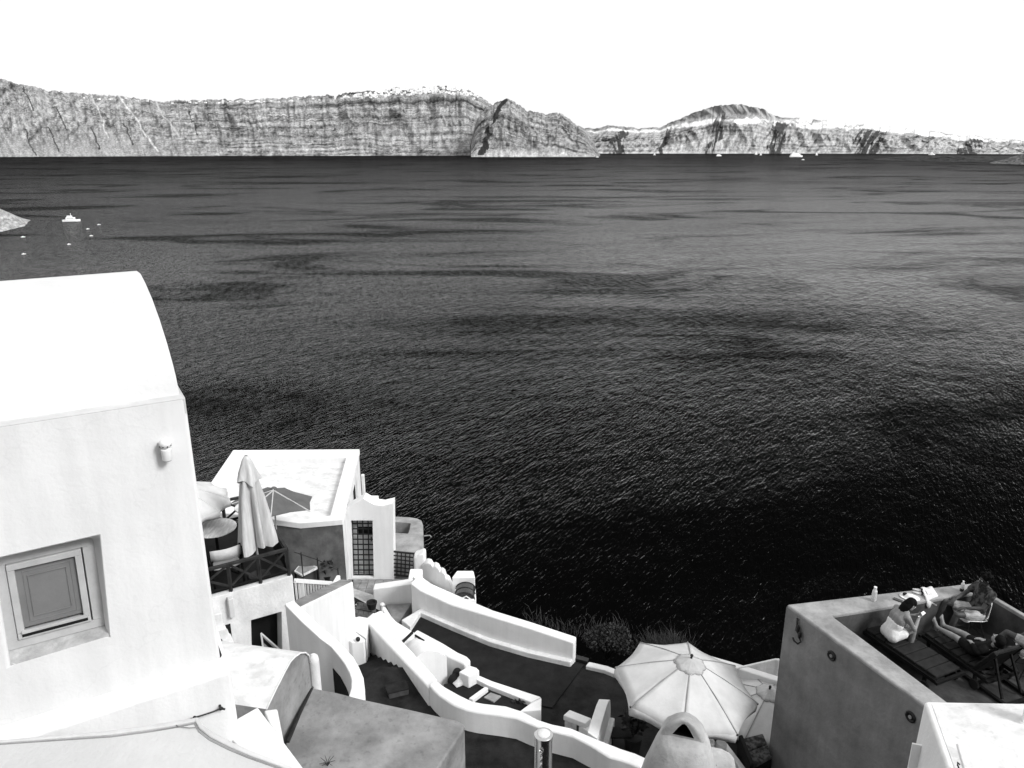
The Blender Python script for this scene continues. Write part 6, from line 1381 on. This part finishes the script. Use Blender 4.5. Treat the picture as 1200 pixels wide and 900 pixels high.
# ================================================================== BOATS
def hull(m, c, d, L, W, Hh):
    x = V((-d.y, d.x, 0)); vs = []
    for a, wf, z0 in ((-.5,.8,0),(-.2,1,0),(.15,.95,0),(.38,.5,.05),(.5,.03,.12)):
        for s, z in ((-1,1+z0*2),(-.7,.0),(.7,.0),(1,1+z0*2)): vs.append(c + d*L*a + x*(W/2*wf*s) + V((0,0,Hh*z)))
    m.add(vs, [(4*i+k, 4*i+4+k, 4*i+5+k, 4*i+1+k) for i in range(4) for k in range(3)] + [(4*i+3, 4*i+7, 4*i+4, 4*i) for i in range(4)] + [(0,1,2,3),(16,19,18,17)]); return m
def boat(px, py, L, lab, d=(1, .1, 0), kind='motor', name='motor_boat', cat='boat', group=None, nav=None):
    c = P(px, py, SEA); d = V(d).normalized(); t = thing(name, lab, cat, c, group); x = V((-d.y, d.x, 0))
    c = c + V((0,0,-.02*L))
    if kind == 'ship':
        hull(MB(), c, d, L, L*.16, L*.10).build('hull', boatw, t)
        for j, (a0, a1, h0, h1) in enumerate(((-.44,.34,.10,.17),(-.40,.26,.17,.23),(-.34,.16,.23,.28))):
            m = MB(); m.obox(c + d*L*(a0+a1)/2 + V((0,0,L*(h0+h1)/2)), d, (L*(a1-a0), L*.14, L*(h1-h0)-.1)); m.build('deck', boatw, t)
        m = MB(); m.lathe(c - d*L*.2 + V((0,0,L*.28)), [(L*.03,0),(L*.025,L*.07)], 10); m.build('funnel', boatw, t)
    elif kind == 'sail':
        hull(MB(), c, d, L, L*.28, L*.10).build('hull', boatw, t)
        m = MB(); m.tube([c + V((0,0,L*.1)), c + V((0,0,L*1.1))], L*.012, 6); m.build('mast', boatw, t)
        m = MB(); b_ = c + V((0,0,L*.18)); m.add([b_, b_ - d*L*.42, b_ + V((0,0,L*.88))], [(0,1,2)]); m.build('sail', boatw, t, solid=L*.01)
        m = MB(); m.add([b_ + d*L*.03, b_ + d*L*.44 - V((0,0,L*.05)), b_ + d*L*.03 + V((0,0,L*.78))], [(0,1,2)]); m.build('jib', boatw, t, solid=L*.01)
    elif kind == 'yacht':
        hull(MB(), c, d, L, L*.3, L*.13).build('hull', boatw, t)
        m = MB(); m.obox(c - d*L*.04 + V((0,0,L*.20)), d, (L*.5, L*.24, L*.14)); m.build('cabin', boatw, t)
        m = MB(); m.obox(c - d*L*.08 + V((0,0,L*.32)), d, (L*.28, L*.2, L*.10)); m.build('upper_deck', boatw, t)
        m = MB(); m.tube([c + V((0,0,L*.36)), c + V((0,0,L*.52))], L*.01, 5); m.build('mast', boatw, t)
        m = MB(); m.obox(c - d*L*.05 + x*L*.0 + V((0,0,L*.205)), d, (L*.4, L*.243, L*.04)); m.build('window_band', boatg, t)
    else:
        hull(MB(), c, d, L, L*.36, L*.15).build('hull', boatw, t)
        m = MB(); m.obox(c - d*L*.05 + V((0,0,L*.22)), d, (L*.35, L*.26, L*.16)); m.build('cabin', boatw, t)
    return t
boat(84, 259.5, 21, 'white motor yacht heading past the pale headland at the left', (.95,.3,0), 'yacht', 'motor_yacht', 'yacht')
for px, py, L, lab in ((27,278,4.2,'small white boat nearest the tip of the pale headland'), (28,298,3.6,'lowest small white boat below the pale headland'), (81,286.5,3.4,'small white boat straight below the white yacht'),
        (116,263.5,3.8,'small white boat farthest right of the white yacht'), (103,268.5,3.4,'small white boat just below and right of the yacht'), (107,276.5,3.4,'small white boat midway below the yacht, right side')):
    boat(px, py, L, lab, (.8,.6,0), 'motor', 'small_boat', 'boat', 'small boats near the pale headland')
boat(933, 184, 100, 'large white cruise ship, the biggest ship before the far cliffs', (1,.25,0), 'ship', 'cruise_ship', 'ship')
boat(842.5, 183, 48, 'white ship below the hill of the far cliffs', (.9,.45,0), 'ship', 'cruise_ship', 'ship')
boat(1092, 181.6, 52, 'long low white ferry before the far cliffs at the right', (1,.1,0), 'yacht', 'ferry', 'ferry')
for px, py, L, k, lab in ((767,182,20,'sail','white sailing boat below the left end of the far cliffs'), (700,184.5,20,'motor','white boat beside the tip of the rocky headland'), (748,179.4,16,'sail','small white sailing boat hugging the far cliffs'),
        (886,181.3,24,'sail','left of two white sailing boats left of the cruise ship'), (891.5,182,20,'sail','right of two white sailing boats left of the cruise ship'), (941,187.5,18,'motor','tiny white boat just below the cruise ship'),
        (957,182,22,'sail','white sailing boat right of the cruise ship'), (818,179.5,16,'motor','tiny white boat left of the smaller ship')):
    boat(px, py, L, lab, (1,.2,0) , k, 'sailing_boat' if k == 'sail' else 'small_boat', 'boat', 'white boats before the far cliffs')
# houses of the far villages along the rim: a few pixels each, read as one mass
RIM = {'left': [(150,112),(165,115),(190,118),(240,117),(300,116),(350,114),(400,111),(430,107),(460,104),(490,102),(520,101),(545,103),(560,110)]}
m = MB()
for u0, u1, k in ((60,200,10),(200,400,30),(400,562,150)):
    for _ in range(k):
        u = random.uniform(u0, u1); y = np.interp(u, [p[0] for p in RIM['left']], [p[1] for p in RIM['left']]) + random.uniform(1.6, 4.6 if u < 420 else 8.5)
        Y_ = 6330 + random.uniform(0, 60); q = PY(u, y, Y_ - 40); s_ = random.uniform(7, 15); m.obox(q, (1, random.uniform(-.3,.3), 0), (s_*1.3, s_, s_*.8))
tag(m.build('far_village', boatw, fix=False), kind='stuff')
